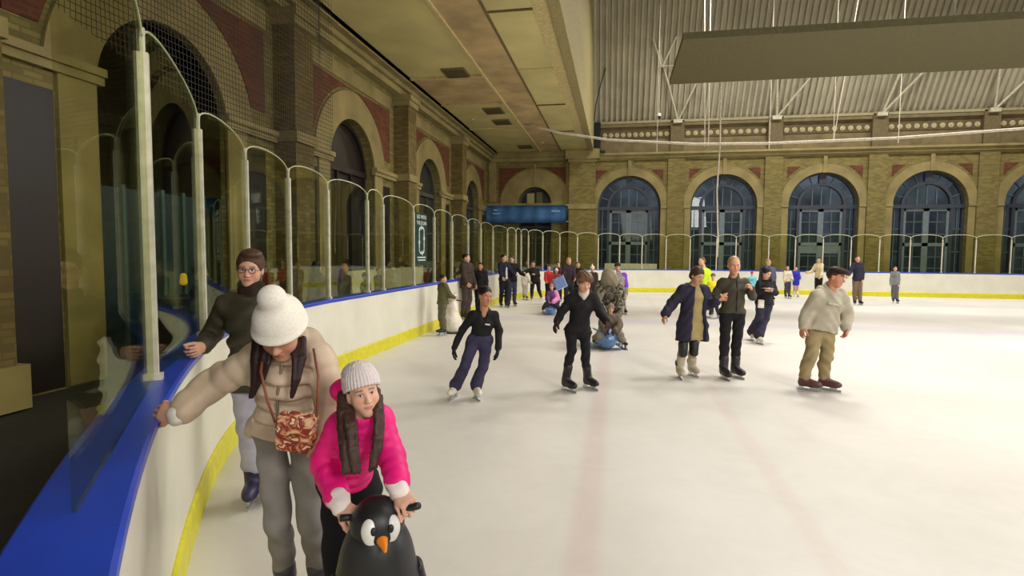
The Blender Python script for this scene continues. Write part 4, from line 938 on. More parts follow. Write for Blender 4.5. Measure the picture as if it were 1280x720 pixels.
# 2 woman in white hat and beige puffer
p = W = Person('woman in white bobble hat and beige puffer jacket holding the blue rail', 2.5, (351.5, 414, .15, 4, 34, 0), [(327, 446, .02), (396, 446, .0)], [(262, 483, .03), (412, 492, .02)], [(221, 520, .13), (405, 542, .10)],
    [(337, 534, -.09), (379, 534, -.11)], [(348, 655, -.02), (389, 655, -.04)], [gxy(347, 2.56, 5), gxy(393, 2.56, 8)], .98, skin=SK3, tips=[(187, 508, .12), (408, 565, .16)])
p.body((50, 34, 28), hands=({'curl': .75, 'palm': FWH*.8-V(0, 0, .6), 'thumbside': V(0, 0, -1)-FWH*.3, 'thumb': .9}, None))
puf = cloth((188, 168, 146), .5, 'beige_puffer_nylon', spec=.35)
p.jacket(puf, .032, .012, .085, seams=(.072, .013), r=(.062, .054, .044), fold=.0035, hood=True, depth=1.05, end=.79, loose=.96)
bm = B(); tube(bm, [p.neck+p.F*.095-p.U*.02, p.mid-p.U*.1+p.F*.15, p.pel+p.U*.13+p.F*.142, p.pel+p.U*.06+p.F*.15], .006, 6); obj('zip', bm, plain('zip_tan', (120, 104, 84), .5), p.root)
p.part('cuff', [cone(p.wr[0]-nrm(p.wr[0]-p.el[0])*.05, p.wr[0]-nrm(p.wr[0]-p.el[0])*.008, .058, .048, .005)], cloth((214, 206, 198), .95, 'white_fleece'), .006, folds(.003, 120), label='white fleece cuff')
p.trousers(cloth((132, 128, 124), .8, 'grey_denim'), .004, (.072, .054, .044), .95, k2=.008)
p.skates(plain('grey_boot', (70, 70, 76), .5), hi=.15, laces=LACE)
p.hair(hairmat('hair_dark_long', (44, 26, 26)), locks=[([(329, 424, .10), (323, 452, .14), (320, 478, .14), (313, 500, .12)], (.042, .010), .5), ([(334, 430, .14), (331, 455, .17), (327, 478, .16)], (.03, .012), .5), ([(371, 424, .12), (374, 448, .16), (370, 475, .18), (364, 500, .17)], (.034, .008), .5)], h=.006)
p.beanie(knit((236, 231, 220), 'white_knit'), (.058, .0, .182), low=.02, puff=.03, tilt=.12, ribs=0, extra=[p.H.e((0, .0, .034), (.114, .128, .028), .02)])
# her crossbody bag
bag = tag(empty('crossbody_bag', tuple(at(371, 540, 2.30))), 'small red and cream paisley bag worn across the beige puffer', 'bag')
bc = at(371, 540, 2.30); A = np.array([p.S, p.F, p.U])
def rbox(c, A, r, rd, k=.0):
    c = np.asarray(c); ext = (np.abs(A)*np.asarray(r)[:, None]).sum(0)+rd
    def fn(x, y, z):
        x, y, z = x-c[0], y-c[1], z-c[2]; q = [np.abs(x*A[i, 0]+y*A[i, 1]+z*A[i, 2])-r[i] for i in range(3)]
        return np.sqrt(sum(np.maximum(v, 0)**2 for v in q))+np.minimum(np.maximum(np.maximum(q[0], q[1]), q[2]), 0)-rd
    return Prim(fn, c-ext, c+ext, k)
Ab = A
solid('body', [rbox(bc, Ab, (.064, .018, .068), .014), ell(bc-Ab[2]*.03, Ab, (.075, .036, .05), .02)], .006, paisley(), bag, folds(.002, 80))
o = solid('flap', [rbox(bc+Ab[1]*.03+Ab[2]*.035, Ab, (.064, .004, .036), .008)], .005, paisley(), bag)
bm = B(); st = plain('strap_tan', (128, 66, 46), .6)
tube(bm, [at(330, 438, 2.40), at(326, 465, 2.27), at(334, 500, 2.23), at(344, 528, 2.26), bc-Ab[0]*.075+Ab[2]*.05], .0055, 8)
tube(bm, [at(392, 436, 2.38), at(398, 470, 2.31), at(397, 500, 2.29), bc+Ab[0]*.075+Ab[2]*.05], .0055, 8); obj('strap', bm, st, bag, True)
bm = B(); lathe(bm, bc+Ab[1]*.045+Ab[2]*.01, [(.001, 0), (.009, 0), (.009, .004), (.001, .006)], 12, np.array([Ab[0], Ab[2], Ab[1]]).T); obj('clasp', bm, plain('brass', (170, 130, 60), .3, 1.), bag)

# 3 girl in pink
p = G = Person('girl in bright pink puffer jacket and pale knitted hat pushing a penguin', 2.25, (454, 492, .06, 26, -6, -9), [(427, 531, .02), (474, 524, .03)], [(404, 580, .02), (489, 569, .08)], [(426, 632, .17), (499, 613, .20)],
    [(426, 607, -.16), (446, 605, -.16)], [(426, 702, -.08), (452, 702, -.1)], [gxy(424, 2.42, 5), gxy(456, 2.42, 10)], .84, hk=.745, skin=(214, 168, 146), tips=[(444, 644, .22), (510, 628, .24)])
p.body((60, 40, 30), lip=(180, 105, 100), eye=(52, 34, 26), hands=({'curl': .9, 'palm': V(0, 0, -1)}, {'curl': .95, 'palm': V(0, 0, -1), 'thumbside': -RTH}))
pink = cloth((226, 24, 122), .5, 'pink_puffer_nylon', spec=.3)
p.jacket(pink, .022, .0, .052, seams=(.05, .009), loose=.92, r=(.056, .05, .045), fold=.0015, hood=False, end=.78, collar=False, late=[ell(p.neck-p.F*.085-p.S*.05+p.U*.03, np.array([p.S, p.F, p.U]), (.10, .055, .065), .04)])
p.part('collar', [cone(p.neck-p.U*.05, p.neck+p.U*.0, .088, .07, .02), cone(p.neck-p.U*.07, p.neck+p.U*.1, .05, .06, .004, op='s')], pink, .006)
for i in (0, 1): p.part('cuff', [cone(p.wr[i]-nrm(p.wr[i]-p.el[i])*.034, p.wr[i]+nrm(p.wr[i]-p.el[i])*.004, .045, .038, .004)], cloth((222, 210, 208), .95, 'pale_pink_rib'), .005, folds(.0015, 150), label='pale ribbed cuff')
p.trousers(INK, .016, (.085, .064, .05), .95); p.skates(BLKB, hi=.14, laces=LACE)
p.hair(hairmat('hair_girl', (62, 42, 36)), locks=[([(432, 487, .03), (432, 515, .10), (436, 550, .15), (438, 590, .18)], (.030, .034), .4, 1), ([(434, 505, .07), (438, 530, .14), (442, 560, .18), (446, 594, .19)], (.022, .016), .5), ([(430, 500, .05), (428, 535, .12), (431, 579, .16)], (.024, .014), .6), ([(471, 486, .05), (472, 512, .10), (471, 548, .14), (467, 584, .16)], (.016, .018), .5, 1), ([(473, 495, .05), (476, 530, .11), (474, 560, .14), (463, 590, .16)], (.016, .010), .6)], h=.0055)
p.beanie(knit((214, 203, 204), 'lilac_grey_knit'), None, low=.028, puff=.02, tilt=.25, ribs=34, tall=.012, extra=[p.H.e((0, -.05, .12), (.075, .06, .04), .03)])

# her skating aid
def penguin(c, yw, k=1.):
    r = tag(empty('skating_aid', (c[0], c[1], 0)), 'black and white penguin skating aid under the hands of the girl in pink', 'skating aid')
    f = heading(yw); sd = V(-f[1], f[0], 0); Z = V(0, 0, 1); A = np.array([sd, f, Z]); P = lambda x, y, z: V(c[0], c[1], 0)+sd*x+f*y+Z*z
    bk = plain('penguin_black', (20, 20, 24), .45); wh = plain('penguin_white', (220, 220, 218), .3)
    solid('body', [ell(P(0, 0, .40), A, (.19, .17, .36), .05), ell(P(0, 0, .70), A, (.125, .12, .14), .06), clip(P(0, 0, .06), -Z)], .009, bk, r)
    hd = solid('head', [ell(P(0, .01, .808), A, (.098, .098, .098), .02)], .006, bk, r)
    solid('face', [ell(P(s*.036, .075, .835), A, (.034, .034, .05), .015) for s in (1, -1)]+[ell(P(0, .08, .80), A, (.05, .024, .03), .015)], .005, wh, hd, label=None) if False else netmesh('face', [nets([ell(P(s*.036, .072, .815), A, (.034, .034, .05), .015) for s in (1, -1)]+[ell(P(0, .076, .775), A, (.05, .024, .03), .015)], .005)], wh, hd)
    for s in (1, -1): netmesh('eye', [nets([ell(P(s*.03, .104, .825), A, (.011, .008, .016), .004)], .003)], bk, hd)
    netmesh('beak', [nets([cone(P(0, .09, .79), P(0, .155, .775), .024, .006, .01)], .004)], plain('penguin_orange', (226, 130, 24), .4), hd)
    netmesh('belly', [nets([ell(P(0, .06, .42), A, (.15, .13, .29), .03)], .009)], wh, r)
    for s in (1, -1): netmesh('flipper', [nets([ecap(P(s*.15, 0, .62), P(s*.215, .02, .34), f, (.05, .02), (.06, .015), .02)], .008)], bk, r)
    for s in (1, -1): netmesh('ski', [nets([rbox(P(s*.13, .04, .035), A, (.045, .26, .012), .018), ell(P(s*.1, .06, .08), A, (.08, .12, .035), .03)], .009)], plain('penguin_orange', (226, 130, 24), .4), r)
    return r, P
pc = at(471, 640, 2.03); penguin(pc, 24)
h0, h1 = G.wr[0]+nrm(G.tips[0]-G.wr[0])*.075-V(0, 0, .012), G.wr[1]+nrm(G.tips[1]-G.wr[1])*.075-V(0, 0, .012)
bm = B(); mid = V(pc[0], pc[1], .80)-heading(6)*.07; tube(bm, [h0+nrm(h0-mid)*.05, h0, mid, h1, h1+nrm(h1-mid)*.05], .013, 10); 
tb = obj('handlebar', bm, plain('penguin_black', (20, 20, 24), .3), bpy.data.objects['skating_aid'], True)

# 4 skater in black top
p = Person('young woman skater in black zip top and navy flared trousers with black gloves', 6.72, (606.8, 370.5, .08, 32, 8, 4), [(592, 393, .03), (617.5, 393.5, 0)], [(578, 412, .0), (624, 413, -.02)], [(567.5, 435, .06), (622.5, 436, .06)],
    [(592.5, 424, -.02), (608, 424, -.02)], [(581.5, 457, .05), (604, 458, -.03)], [(567, 499, -18), (596, 499, 20)], .92, skin=SK2, tips=[(565.5, 449, .08), (621.5, 451, .08)])
p.gloves = BLK; p.body((30, 22, 20), lip=(150, 80, 70)); p.hair(HK, vol=.002, fringe=-.002, extra=[p.H.e((0, -.1, .06), (.045, .04, .045), .02)])
p.jacket(BLK, .012, -.06, fold=.003, r=(.05, .043, .036), vneck=.085, loose=.95, collar=False, late=[cone(p.neck-p.S*.06-p.F*.03, p.neck-p.S*.035+p.U*.045-p.F*.02, .03, .02, .03), cone(p.neck+p.S*.06-p.F*.03, p.neck+p.S*.035+p.U*.045-p.F*.02, .03, .02, .03)])
p.part('skin_neckline', [], SKIN) if False else None
p.trousers(NAVYT, .010, (.083, .058, .052), .95, flare=.022); p.skates(WHITEB, hi=.10, laces=None)
bm = B(); c = p.mid-p.U*.09+p.F*.135+p.S*.05; bx(bm, -.03, .03, -.004, .004, -.008, .008, np.array([p.S, p.F, p.U]).T, c); obj('chest_logo', bm, plain('logo_white', (210, 205, 200), .6), p.root)['label'] = 'small white chest mark'

# 5 boy in black hoodie
p = Person('young person in black hooded top and black trousers skating with dark boots', 7.15, (730, 353, .10, 12, 22, 0), [(715.5, 372, .02), (741.5, 371.5, .02)], [(702.5, 389, .02), (750.5, 391, .08)], [(696, 402.5, .10), (757.5, 402, .22)],
    [(714, 413, 0), (731, 413, 0)], [(714.5, 438.5, .06), (732, 440, .03)], [(710, 489, 34), (737, 486, 34)], 1.02, skin=SK1, tips=[(692, 411, .16), (762, 411, .28)])
p.gloves = cloth((66, 34, 34), .8, 'maroon_glove')
p.body((100, 72, 50)); p.hair(HLB, vol=.012, fringe=.012, extra=[p.H.e((0, .01, .10), (.085, .095, .045), .03), p.H.e((.05, .05, .07), (.05, .05, .045), .03), p.H.e((-.05, .05, .07), (.05, .05, .045), .03)], disp=lambda x, y, z: .005*np.sin(85*x+40*z)*np.sin(75*y+30*x)+.003*np.sin(140*(x+z)))
p.jacket(cloth((32, 30, 33), .9, 'black_fleece'), .020, .02, fold=.004, r=(.054, .046, .038), collar=False, hood=True, vneck=.05, loose=.94)
p.part('collar', [cone(p.neck-p.U*.03, p.neck+p.U*.05, .088, .07, .02), cone(p.mid-p.U*.02+p.F*.07, p.neck+p.F*.05, .03, .05, .03), cone(p.neck-p.U*.05, p.neck+p.U*.15, .056, .058, .004, op='s')], cloth((196, 184, 172), .9, 'pale_collar'), .008, label='pale open collar')
p.trousers(cloth((26, 25, 29), .8, 'black_legging'), .004, (.078, .054, .044), .9); p.skates(BLKB, hi=.18, fat=.004, laces=plain('lace_grey', (90, 84, 86), .8))
# 6 camouflage adult bending over a child on a seal
p = Person('adult in camouflage jacket and hood bending over a small child', 10.9, (761, 349, .30, -4, 70, 0), [(751, 356, .18), (772, 356, .18)], [(747, 375, .25), (777, 374, .25)], [(755, 392, .42), (774, 392, .42)],
    [(755.5, 384, -.15), (770, 384, -.15)], [(754, 408, .02), (771, 408, .02)], [(752, 430, 0), (774, 430, 0)], 1.02, skin=SK3)
p.body((60, 45, 35)); cm = camomat()
p.jacket(cm, .05, .06, fold=.007, r=(.066, .06, .05), collar=False, late=[], loose=1.1)
p.part('hood', [p.H.e((0, -.02, .04), (.155, .17, .17), .03), ell(p.neck, np.array([p.S, p.F, p.U]), (.2, .14, .12), .06), p.H.e((0, .13, -.06), (.08, .09, .10), .02, 's')], cloth((132, 122, 104), .9, 'beige_hood'), .014, folds(.006), label='pale brown hood')
p.trousers(cloth((142, 132, 118), .9, 'stone_cloth'), .02, (.092, .07, .058), .95); p.skates(BLKB, hi=.1)
# 7 child on the seal
def seal(c, yw, k, label):
    r = tag(empty('skating_aid', (c[0], c[1], 0)), label, 'skating aid', 'blue seal skating aids')
    f = heading(yw); sd = V(-f[1], f[0], 0); Z = V(0, 0, 1); A = np.array([sd, f, Z]); P = lambda x, y, z: V(c[0], c[1], 0)+k*(sd*x+f*y+Z*z); bl = plain('seal_blue', (98, 138, 188), .35, var=.05)
    sz = np.array
    netmesh('body', [nets([ell(P(0, -.15, .21), A, sz((.2, .42, .2))*k, .05), ell(P(0, .12, .24), A, sz((.215, .22, .225))*k, .06), ell(P(0, -.55, .22), A, sz((.1, .2, .08))*k, .06), clip(P(0, 0, .012), -Z)], .014)], bl, r)
    hd = netmesh('head', [nets([ell(P(0, .22, .29), A, sz((.17, .16, .165))*k, .03), ell(P(0, .35, .25), A, sz((.085, .07, .06))*k, .03)], .012)], bl, r)
    for s in (1, -1): netmesh('eye', [nets([ell(P(s*.075, .355, .33), A, sz((.022, .014, .026))*k, .005)], .006)], BLKB, hd)
    netmesh('nose', [nets([ell(P(0, .415, .27), A, sz((.028, .018, .02))*k, .005)], .006)], WHITEB, hd)
    for s in (1, -1): netmesh('flipper', [nets([ecap(P(s*.17, .05, .12), P(s*.3, -.02, .03), f, (.09*k, .025*k), (.06*k, .018*k), .02)], .012)], bl, r)
    netmesh('tail', [nets([ecap(P(s*.03, -.65, .25), P(s*.14, -.8, .3), f, (.05*k, .02*k), (.07*k, .015*k), .02) for s in (1, -1)], .012)], bl, r)
    bm = B(); tube(bm, [P(-.16, .1, .46), P(0, .1, .5), P(.16, .1, .46)], .014, 8); obj('handle', bm, bl, r, True)
    return P
sc_ = ground(760, 438); seal(sc_-heading(0)*.22, 0, .92, 'blue seal skating aid carrying the child beneath the camouflage adult')
p = Person('small child in grey jacket and hood riding the nearer blue seal', 10.35, (763.5, 385.5, .02, -2, 8, 0), [(755.5, 396, 0), (770.5, 396, 0)], [(752.5, 406, .05), (775, 406, .05)], [(757.5, 414, .16), (768.5, 414, .16)],
    [(758, 416, -.08), (768, 416, -.08)], [(750, 420, .12), (775, 419, .12)], [(743, 433, -25), (780, 437, 28)], .66, skin=SK1)
p.gloves = cloth((60, 46, 42), .9, 'dark_mitten')
p.body((80, 60, 45)); p.jacket(cloth((104, 92, 80), .9, 'taupe_cloth'), .04, .03, fold=.005, r=(.075, .07, .06), collar=False)
p.part('hood', [p.H.e((0, -.015, .03), (.105, .115, .115), .03), p.H.e((0, .11, -.02), (.065, .075, .08), .02, 's')], cloth((122, 110, 96), .95, 'grey_wool'), .011, label='grey hood')
p.trousers(cloth((132, 124, 114), .9, 'pale_grey_cloth'), .02, (.10, .08, .07), .92); p.skates(plain('brown_boot', (78, 46, 44), .5), hi=.12)
# 8 person in purple behind
p = Person('person in dark green hat and purple top behind the camouflage adult', 16.3, (772, 334, 0, 10, 5, 0), [(767, 344.5, 0), (780, 344.5, 0)], [(766, 355, 0), (782.5, 357, 0)], [(768, 366, .1), (783, 368, .05)], [(769, 368, 0), (778.5, 368, 0)], [(769, 380, 0), (779, 380, .05)], [(770, 393, 0), (781, 393, 12)], .95, skin=SK3)
p.body(); p.hair(HB); p.beanie(knit((46, 58, 40), 'green_knit'), None, low=.02); p.jacket(cloth((132, 128, 122)), .03, -.12, fold=.004); p.part('sleeve', [cone(p.sh[1]-p.S*.06, p.sh[1], .085, .09, .03)]+p.arms(.035, which=(1,), end=.2), cloth((122, 62, 190)), label='purple sleeve')

p.part('coat_skirt', p.trunk(.036, .35, top=False)+[clip(p.pel+p.U*.16, p.U)], cloth((132, 128, 122)), label='grey long lower layer'); p.trousers(cloth((132, 128, 122)), .02); p.skates(BLKB, hi=.1)

# 9 navy coat over a beige dress
p = Person('woman in open navy coat over beige dress with black knee pads', 8.0, (871.5, 345, .08, 25, 24, 4), [(854.5, 363, .02), (879.5, 363, .0)], [(840.5, 379, 0), (886.5, 380, .02)], [(831.5, 393, .1), (895.5, 376.5, .14)],
    [(858, 407, 0), (873, 407, 0)], [(853.5, 436, .06), (867, 435, .05)], [(850, 473, -4), (866, 470, 12)], .98, skin=SK3, tips=[(828, 401, .14), (902, 374, .17)])
p.body((56, 36, 30), hands=(None, {'curl': 1.0})); p.hair(HB, vol=.008, low=-.095, extra=[p.H.e((0, -.05, -.03), (.085, .07, .06), .03)])
lowc = .30
p.part('dress', p.trunk(.016, .20, top=True)+[clip(p.pel-p.U*.20, -p.U)]+p.collar(), cloth((158, 140, 96), .9, 'beige_knit_dress'), None, folds(.004))
f_ = p.F; cut = [ecap(p.neck+f_*.20+p.S*.05, p.pel-p.U*.6+f_*.20+p.S*.045, p.S, (.085, .15), (.15, .16), .01, op='s')]
p.jacket(cloth((44, 40, 58), .75, 'navy_coat_cloth'), .042, .22, fold=.0035, r=(.066, .056, .046), hood=True, collar=False, extra=cut, loose=1.18)
p.part('leggings', p.legs(.006, (.08, .055, .042), .96), cloth((170, 156, 128), .9, 'beige_tights'))
for i in (0, 1): p.part('knee_pad', [ecap(p.kn[i]+V(0, 0, .08)+p.F*.01, p.kn[i]-V(0, 0, .08)+p.F*.01, p.S, (.07, .075), (.062, .066), .02), ell(p.kn[i]+p.F*.065, np.array([p.S, p.F, p.U]), (.045, .025, .06), .02)], plain('pad_black', (26, 24, 28), .5), .011)
p.skates(plain('beige_boot', (176, 164, 140), .5), hi=.16, fat=.008, laces=BLKB)
for i in (0, 1): p.part('ankle_strap', [ecap(p.ank[i]+V(0, 0, .045), p.ank[i]+V(0, 0, .075), p.S, (.066, .066), (.066, .066), .01)], BLKB, .011)
# 10 bald man in olive
p = Person('bald man in olive zip jacket and black trousers holding the woman in navy', 8.08, (917.5, 332, .08, -6, 6, 0), [(903.5, 353, 0), (931, 353, 0)], [(893, 369, -.02), (941, 370.5, .02)], [(900, 374.5, .20), (938.5, 362, .20)],
    [(907, 390, 0), (924, 390, 0)], [(906.5, 421, .05), (922, 420, .04)], [(906, 474, 4), (921, 472, 16)], 1.04, skin=(206, 152, 124), tips=[(904.5, 372, .29), (936.5, 354, .25)])
p.body((120, 90, 70), hands=({'curl': 1.25}, {'curl': 1.2}))
p.hair(hairmat('hair_stubble', (158, 124, 100)), vol=-.0035, fringe=-.004)
p.jacket(cloth((66, 62, 49), .7, 'olive_softshell'), .020, .02, fold=.004, r=(.053, .046, .040), belly=.01)
bm = B(); q = [p.neck+p.F*.10, p.mid-p.U*.10+p.F*.142, p.pel+p.U*.13+p.F*.142, p.pel+p.F*.142]; tube(bm, q, .006, 6); obj('zip', bm, BLK, p.root)
p.part('scarf', [cone(p.neck, p.neck+p.U*.045, .078, .07, .02), cone(p.neck-p.U*.05, p.neck+p.U*.12, .055, .06, .004, op='s')], BLK, .011, label='black inner collar')
p.trousers(cloth((30, 28, 32)), .008, (.084, .06, .05), .95); p.skates(BLKB, hi=.13, fat=.01)
# 11-12 lime figures
p = Person('person in lime top with brown hair tied back behind the couple', 15.7, (877, 326.5, 0, -60, 0, 0), [(877, 338, .05), (885.5, 339, -.08)], [(874, 349, .1), (889.5, 352, -.05)], [(870, 354, .2), (889, 362, .05)], [(878, 360, 0), (886, 360, 0)], [(879, 377, .0), (887, 378, 0)], [(880, 395, -40), (889, 396, -40)], .95, skin=SK1)
p.body(); p.hair(HLB, extra=[p.H.e((0, -.12, .0), (.04, .05, .07), .03)]); p.jacket(cloth((186, 214, 36), .7, 'lime_cloth'), .025, .05, fold=.004); p.trousers(NAVY); p.skates(BLKB, hi=.1)
p = Person('child in yellow jacket and grey hat half hidden by the olive jacket', 15.2, (891.5, 346, 0, -20, 0, 0), [(887, 354, 0), (896, 354, 0)], [(885.5, 362, 0), (898, 362, 0)], [(887, 369, .1), (897, 370, .05)], [(889, 372, 0), (895, 372, 0)], [(888.5, 384, 0), (896, 384, 0)], [(888, 397, -10), (898, 398, 10)], .68, skin=SK1)
p.body(); p.beanie(knit((110, 106, 92), 'grey_green_knit'), None, low=.0); p.jacket(cloth((206, 190, 40), .7, 'yellow_cloth'), .035, .06, fold=.004); p.trousers(NAVY); p.skates(BLKB, hi=.1)
# 13 dark haired woman reading
p = Person('woman with long black hair in black jacket looking at paper in her hands', 11.3, (957.5, 341.5, .06, 35, 22, 0), [(950, 354, 0), (964.5, 354, 0)], [(946.5, 366, 0), (969, 366, -.02)], [(956, 362.5, .22), (964, 362.5, .2)],
    [(950.5, 378, 0), (960.5, 378, 0)], [(949.5, 396, .04), (957, 398, .02)], [(940, 425, -10), (949, 430, 5)], .97, skin=SK1, tips=[(960, 361, .28), (961, 361, .28)])
p.body((30, 22, 22)); p.hair(HK, vol=.012, locks=[([(952, 340, .05), (949.5, 352, .07), (951, 362, .08)], (.06, .03)), ([(963, 342, .05), (965, 352, .07), (963, 361, .08)], (.045, .025)), ([(957, 338, -.06), (957, 352, -.12)], (.09, .08))])
p.jacket(BLK, .03, .05, fold=.005); p.trousers(NAVY, .014, (.088, .064, .06), .94, flare=.03); p.skates(WHITEB, hi=.12)
pp = p.part('pocket_patch', [rbox(p.hip[0]-p.U*.03+p.F*.12-p.S*.04, np.array([p.S, p.F, p.U]), (.05, .012, .075), .01)], WHITEB, .012, label='white patch on the thigh')
pl = tag(empty('paper_sheet', tuple(at(960, 360.5, 11.02))), 'folded pale paper held by the black haired woman', 'paper'); c = at(960, 360.5, 11.0); bm = B(); bx(bm, -.09, .09, -.06, .06, -.004, .004, np.array([p.S, p.F, p.U]).T, c); obj('sheet', bm, WHITEB, pl)
# 14 blue-grey behind her
p = Person('fair haired person in blue grey top far behind the black haired woman', 21.5, (960.5, 328, 0, 20, 0, 0), [(956, 336, 0), (966.5, 336, 0)], [(954, 346, 0), (968.5, 346, 0)], [(955, 354, .1), (968, 355, .05)], [(957.5, 353, 0), (964.5, 353, 0)], [(957.5, 365, 0), (965, 365, 0)], [(957, 376, 0), (966, 376, 0)], 1., skin=SK1)
p.body(); p.hair(HBL); p.jacket(cloth((84, 88, 118)), .03, .04); p.trousers(NAVY); p.skates(BLKB, hi=.1)
# 15 pink hat child
p = Person('small child in crimson hat and turquoise jacket at the far boards', 24, (940, 342, 0, 5, 0, 0), [(937, 347, 0), (943.5, 347, 0)], [(936, 352, 0), (945, 352, 0)], [(937, 356, .1), (944, 357, .05)], [(938, 357, 0), (942.5, 357, 0)], [(938, 363, 0), (942.5, 363, 0)], [(937.5, 370, 0), (943, 370, 0)], .62, skin=SK1)
p.body(); p.beanie(knit((190, 40, 80), 'crimson_knit'), (.05, 0, .15), low=.01); p.jacket(cloth((120, 196, 212)), .04, .05); p.trousers(NAVY); p.skates(BLKB, hi=.1, blade=True)
# 16 man in grey hoodie
p = Person('man in pale grey hoodie, dark flat cap and khaki trousers with brown skates', 7.3, (1045, 347, .08, 38, 12, 6), [(1022, 369.5, .03), (1050, 369, -.02)], [(1010, 390, .0), (1058, 390, -.04)], [(1004, 408, .08), (1057.5, 410, .06)],
    [(1018, 417, 0), (1034.5, 417, 0)], [(1013.5, 447, .06), (1033, 447, .03)], [(1009, 488, 48), (1034, 488, 44)], 1.04, skin=(196, 136, 108), tips=[(1001, 419, .12), (1056.5, 422, .1)])
p.body((70, 50, 40)); p.hair(HB)
hm = cloth((172, 164, 146), .95, 'grey_sweatshirt_fleece')
p.jacket(hm, .036, -.03, fold=.006, r=(.07, .064, .046), hood=True, collar=False, loose=1.08, belly=.012)
p.part('hood_collar', [cone(p.mid+p.U*.02-p.F*.015, p.neck+p.U*.06-p.F*.01, .125, .092, .04), ell(p.neck-p.F*.09+p.U*.0, np.array([p.S, p.F, p.U]), (.12, .06, .075), .04), cone(p.neck-p.U*.06+p.F*.01, p.neck+p.U*.18+p.F*.04, .058, .085, .01, op='s')], hm, .011, folds(.004))
bm = B(); R_ = np.array([p.S, p.F, p.U]).T; c = p.mid-p.U*.115+p.F*.172
for i in range(9): bx(bm, -.012, .010, -.004, .004, -.013, .013, R_, c+p.S*(.026*(i-4)))
obj('chest_print', bm, plain('tonal_print', (186, 179, 161), .9), p.root)['label'] = 'pale tonal print across the chest'
khaki = cloth((150, 134, 98), .9, 'khaki_cotton'); p.trousers(khaki, .010, (.084, .066, .058), .84, fold=.005)
for i in (0, 1): a = p.kn[i]+(p.ank[i]-p.kn[i])*.82; p.part('sock', [cone(a+V(0, 0, .03), p.ank[i], .05, .048, .02)], cloth((150, 96, 86), .9, 'rust_sock'), .012)
p.skates(plain('brown_leather', (84, 50, 44), .45), hi=.07, fat=.004, laces=LACE)
H = p.H; p.part('hat', [H.e((0, .012, .088), (.098, .125, .046), .03), H.e((0, .10, .066), (.075, .055, .014), .025), H.cut((0, 0, .052), (0, .1, -1.))], cloth((52, 38, 34), .9, 'flat_cap_tweed'), .008, label='dark flat cap')
# 17-21 the far right
def far(label, D, u, vh, vf, top, legs, hat=None, hair=HB, k=None, tw=0., yw=0, boots=BLKB, low=.05, e=.028, arms=((0, 0), (0, 0)), head_dz=0., back=False, skin=SK1, group=None, lean=0., legsep=1., skirt=False, quilt=0., hood=False, extra=None):
    """a standing skater: vh = row of the crown, vf = row of the soles"""
    g = ground(u, vf); D = depth(g); m = FPX/D; Ht = (vf-vh)/m-.05; k = k or Ht/1.74
    pxm = lambda x: x*m
    a = math.radians(yw); ca, sa = math.cos(a), math.sin(a)
    z = lambda f: vf-.05*m-Ht*m*f
    def j(x, f, y=0): return (u+pxm(x*ca*k+y*sa*k)+lean*f*m*k, z(f), (-x*sa+y*ca)*k)
    P = Person(label, D, (u+lean*.95*m*k, z(.93), .03*k+head_dz, yw+tw, 4, 0), [j(-.155, .815), j(.155, .815)], [j(-.20+arms[0][0]*.5, .645, .02+arms[0][1]*.5), j(.20+arms[1][0]*.5, .645, .02+arms[1][1]*.5)],
        [j(-.21+arms[0][0], .50+abs(arms[0][1])*.35+abs(arms[0][0])*.3, .08+arms[0][1]), j(.21+arms[1][0], .50+abs(arms[1][1])*.35+abs(arms[1][0])*.3, .08+arms[1][1])], [j(-.085, .52), j(.085, .52)], [j(-.095*legsep, .28, .03), j(.095*legsep, .28, .03)],
        [(u-pxm(.11*legsep*k*ca), vf, yw-8), (u+pxm(.11*legsep*k*ca), vf+.3, yw+10)], k, back=back, skin=skin, group=group)
    P.body(); P.hair(hair, extra=extra(P) if extra else ())
    if hat: hat(P)
    P.jacket(top, e, low, quilt, fold=.004, hood=hood)
    if skirt: P.part('leggings', P.legs(.006, (.078, .055, .044), .96), legs)
    else: P.trousers(legs, .014, (.088, .064, .05), .95)
    P.skates(boots, hi=.12); return P
far('tall man in navy jacket and brown trousers standing at the right far boards', 19.7, 1072, 319.5, 381, NAVY, cloth((118, 100, 82)), yw=-15, low=.10, arms=((-.12, .12), (0, 0)))
far('child in cream jacket and dark trousers near the far boards', 23, 984.5, 333, 373, cloth((202, 190, 168)), cloth((70, 66, 72)), hair=HBL, low=.02, yw=10, arms=((0, .1), (.05, .15)))
far('child in bright blue dress beside the child in cream', 24, 995, 334, 371, cloth((52, 52, 176)), cloth((190, 150, 140)), hair=HBL, low=.20, skirt=True, boots=WHITEB, yw=-10, arms=((-.05, .15), (.1, .15)))
far('dark haired person in cream jacket behind the man in the cap', 23, 1023.5, 322, 374, cloth((196, 180, 140)), INK, hair=HK, yw=-35, low=.04, arms=((-.2, .2), (0, .1)))
far('person in grey jacket and dark skates at the right edge of the far group', 19, 1119, 333, 379, cloth((120, 122, 124)), cloth((96, 94, 98)), yw=-20, low=.08)
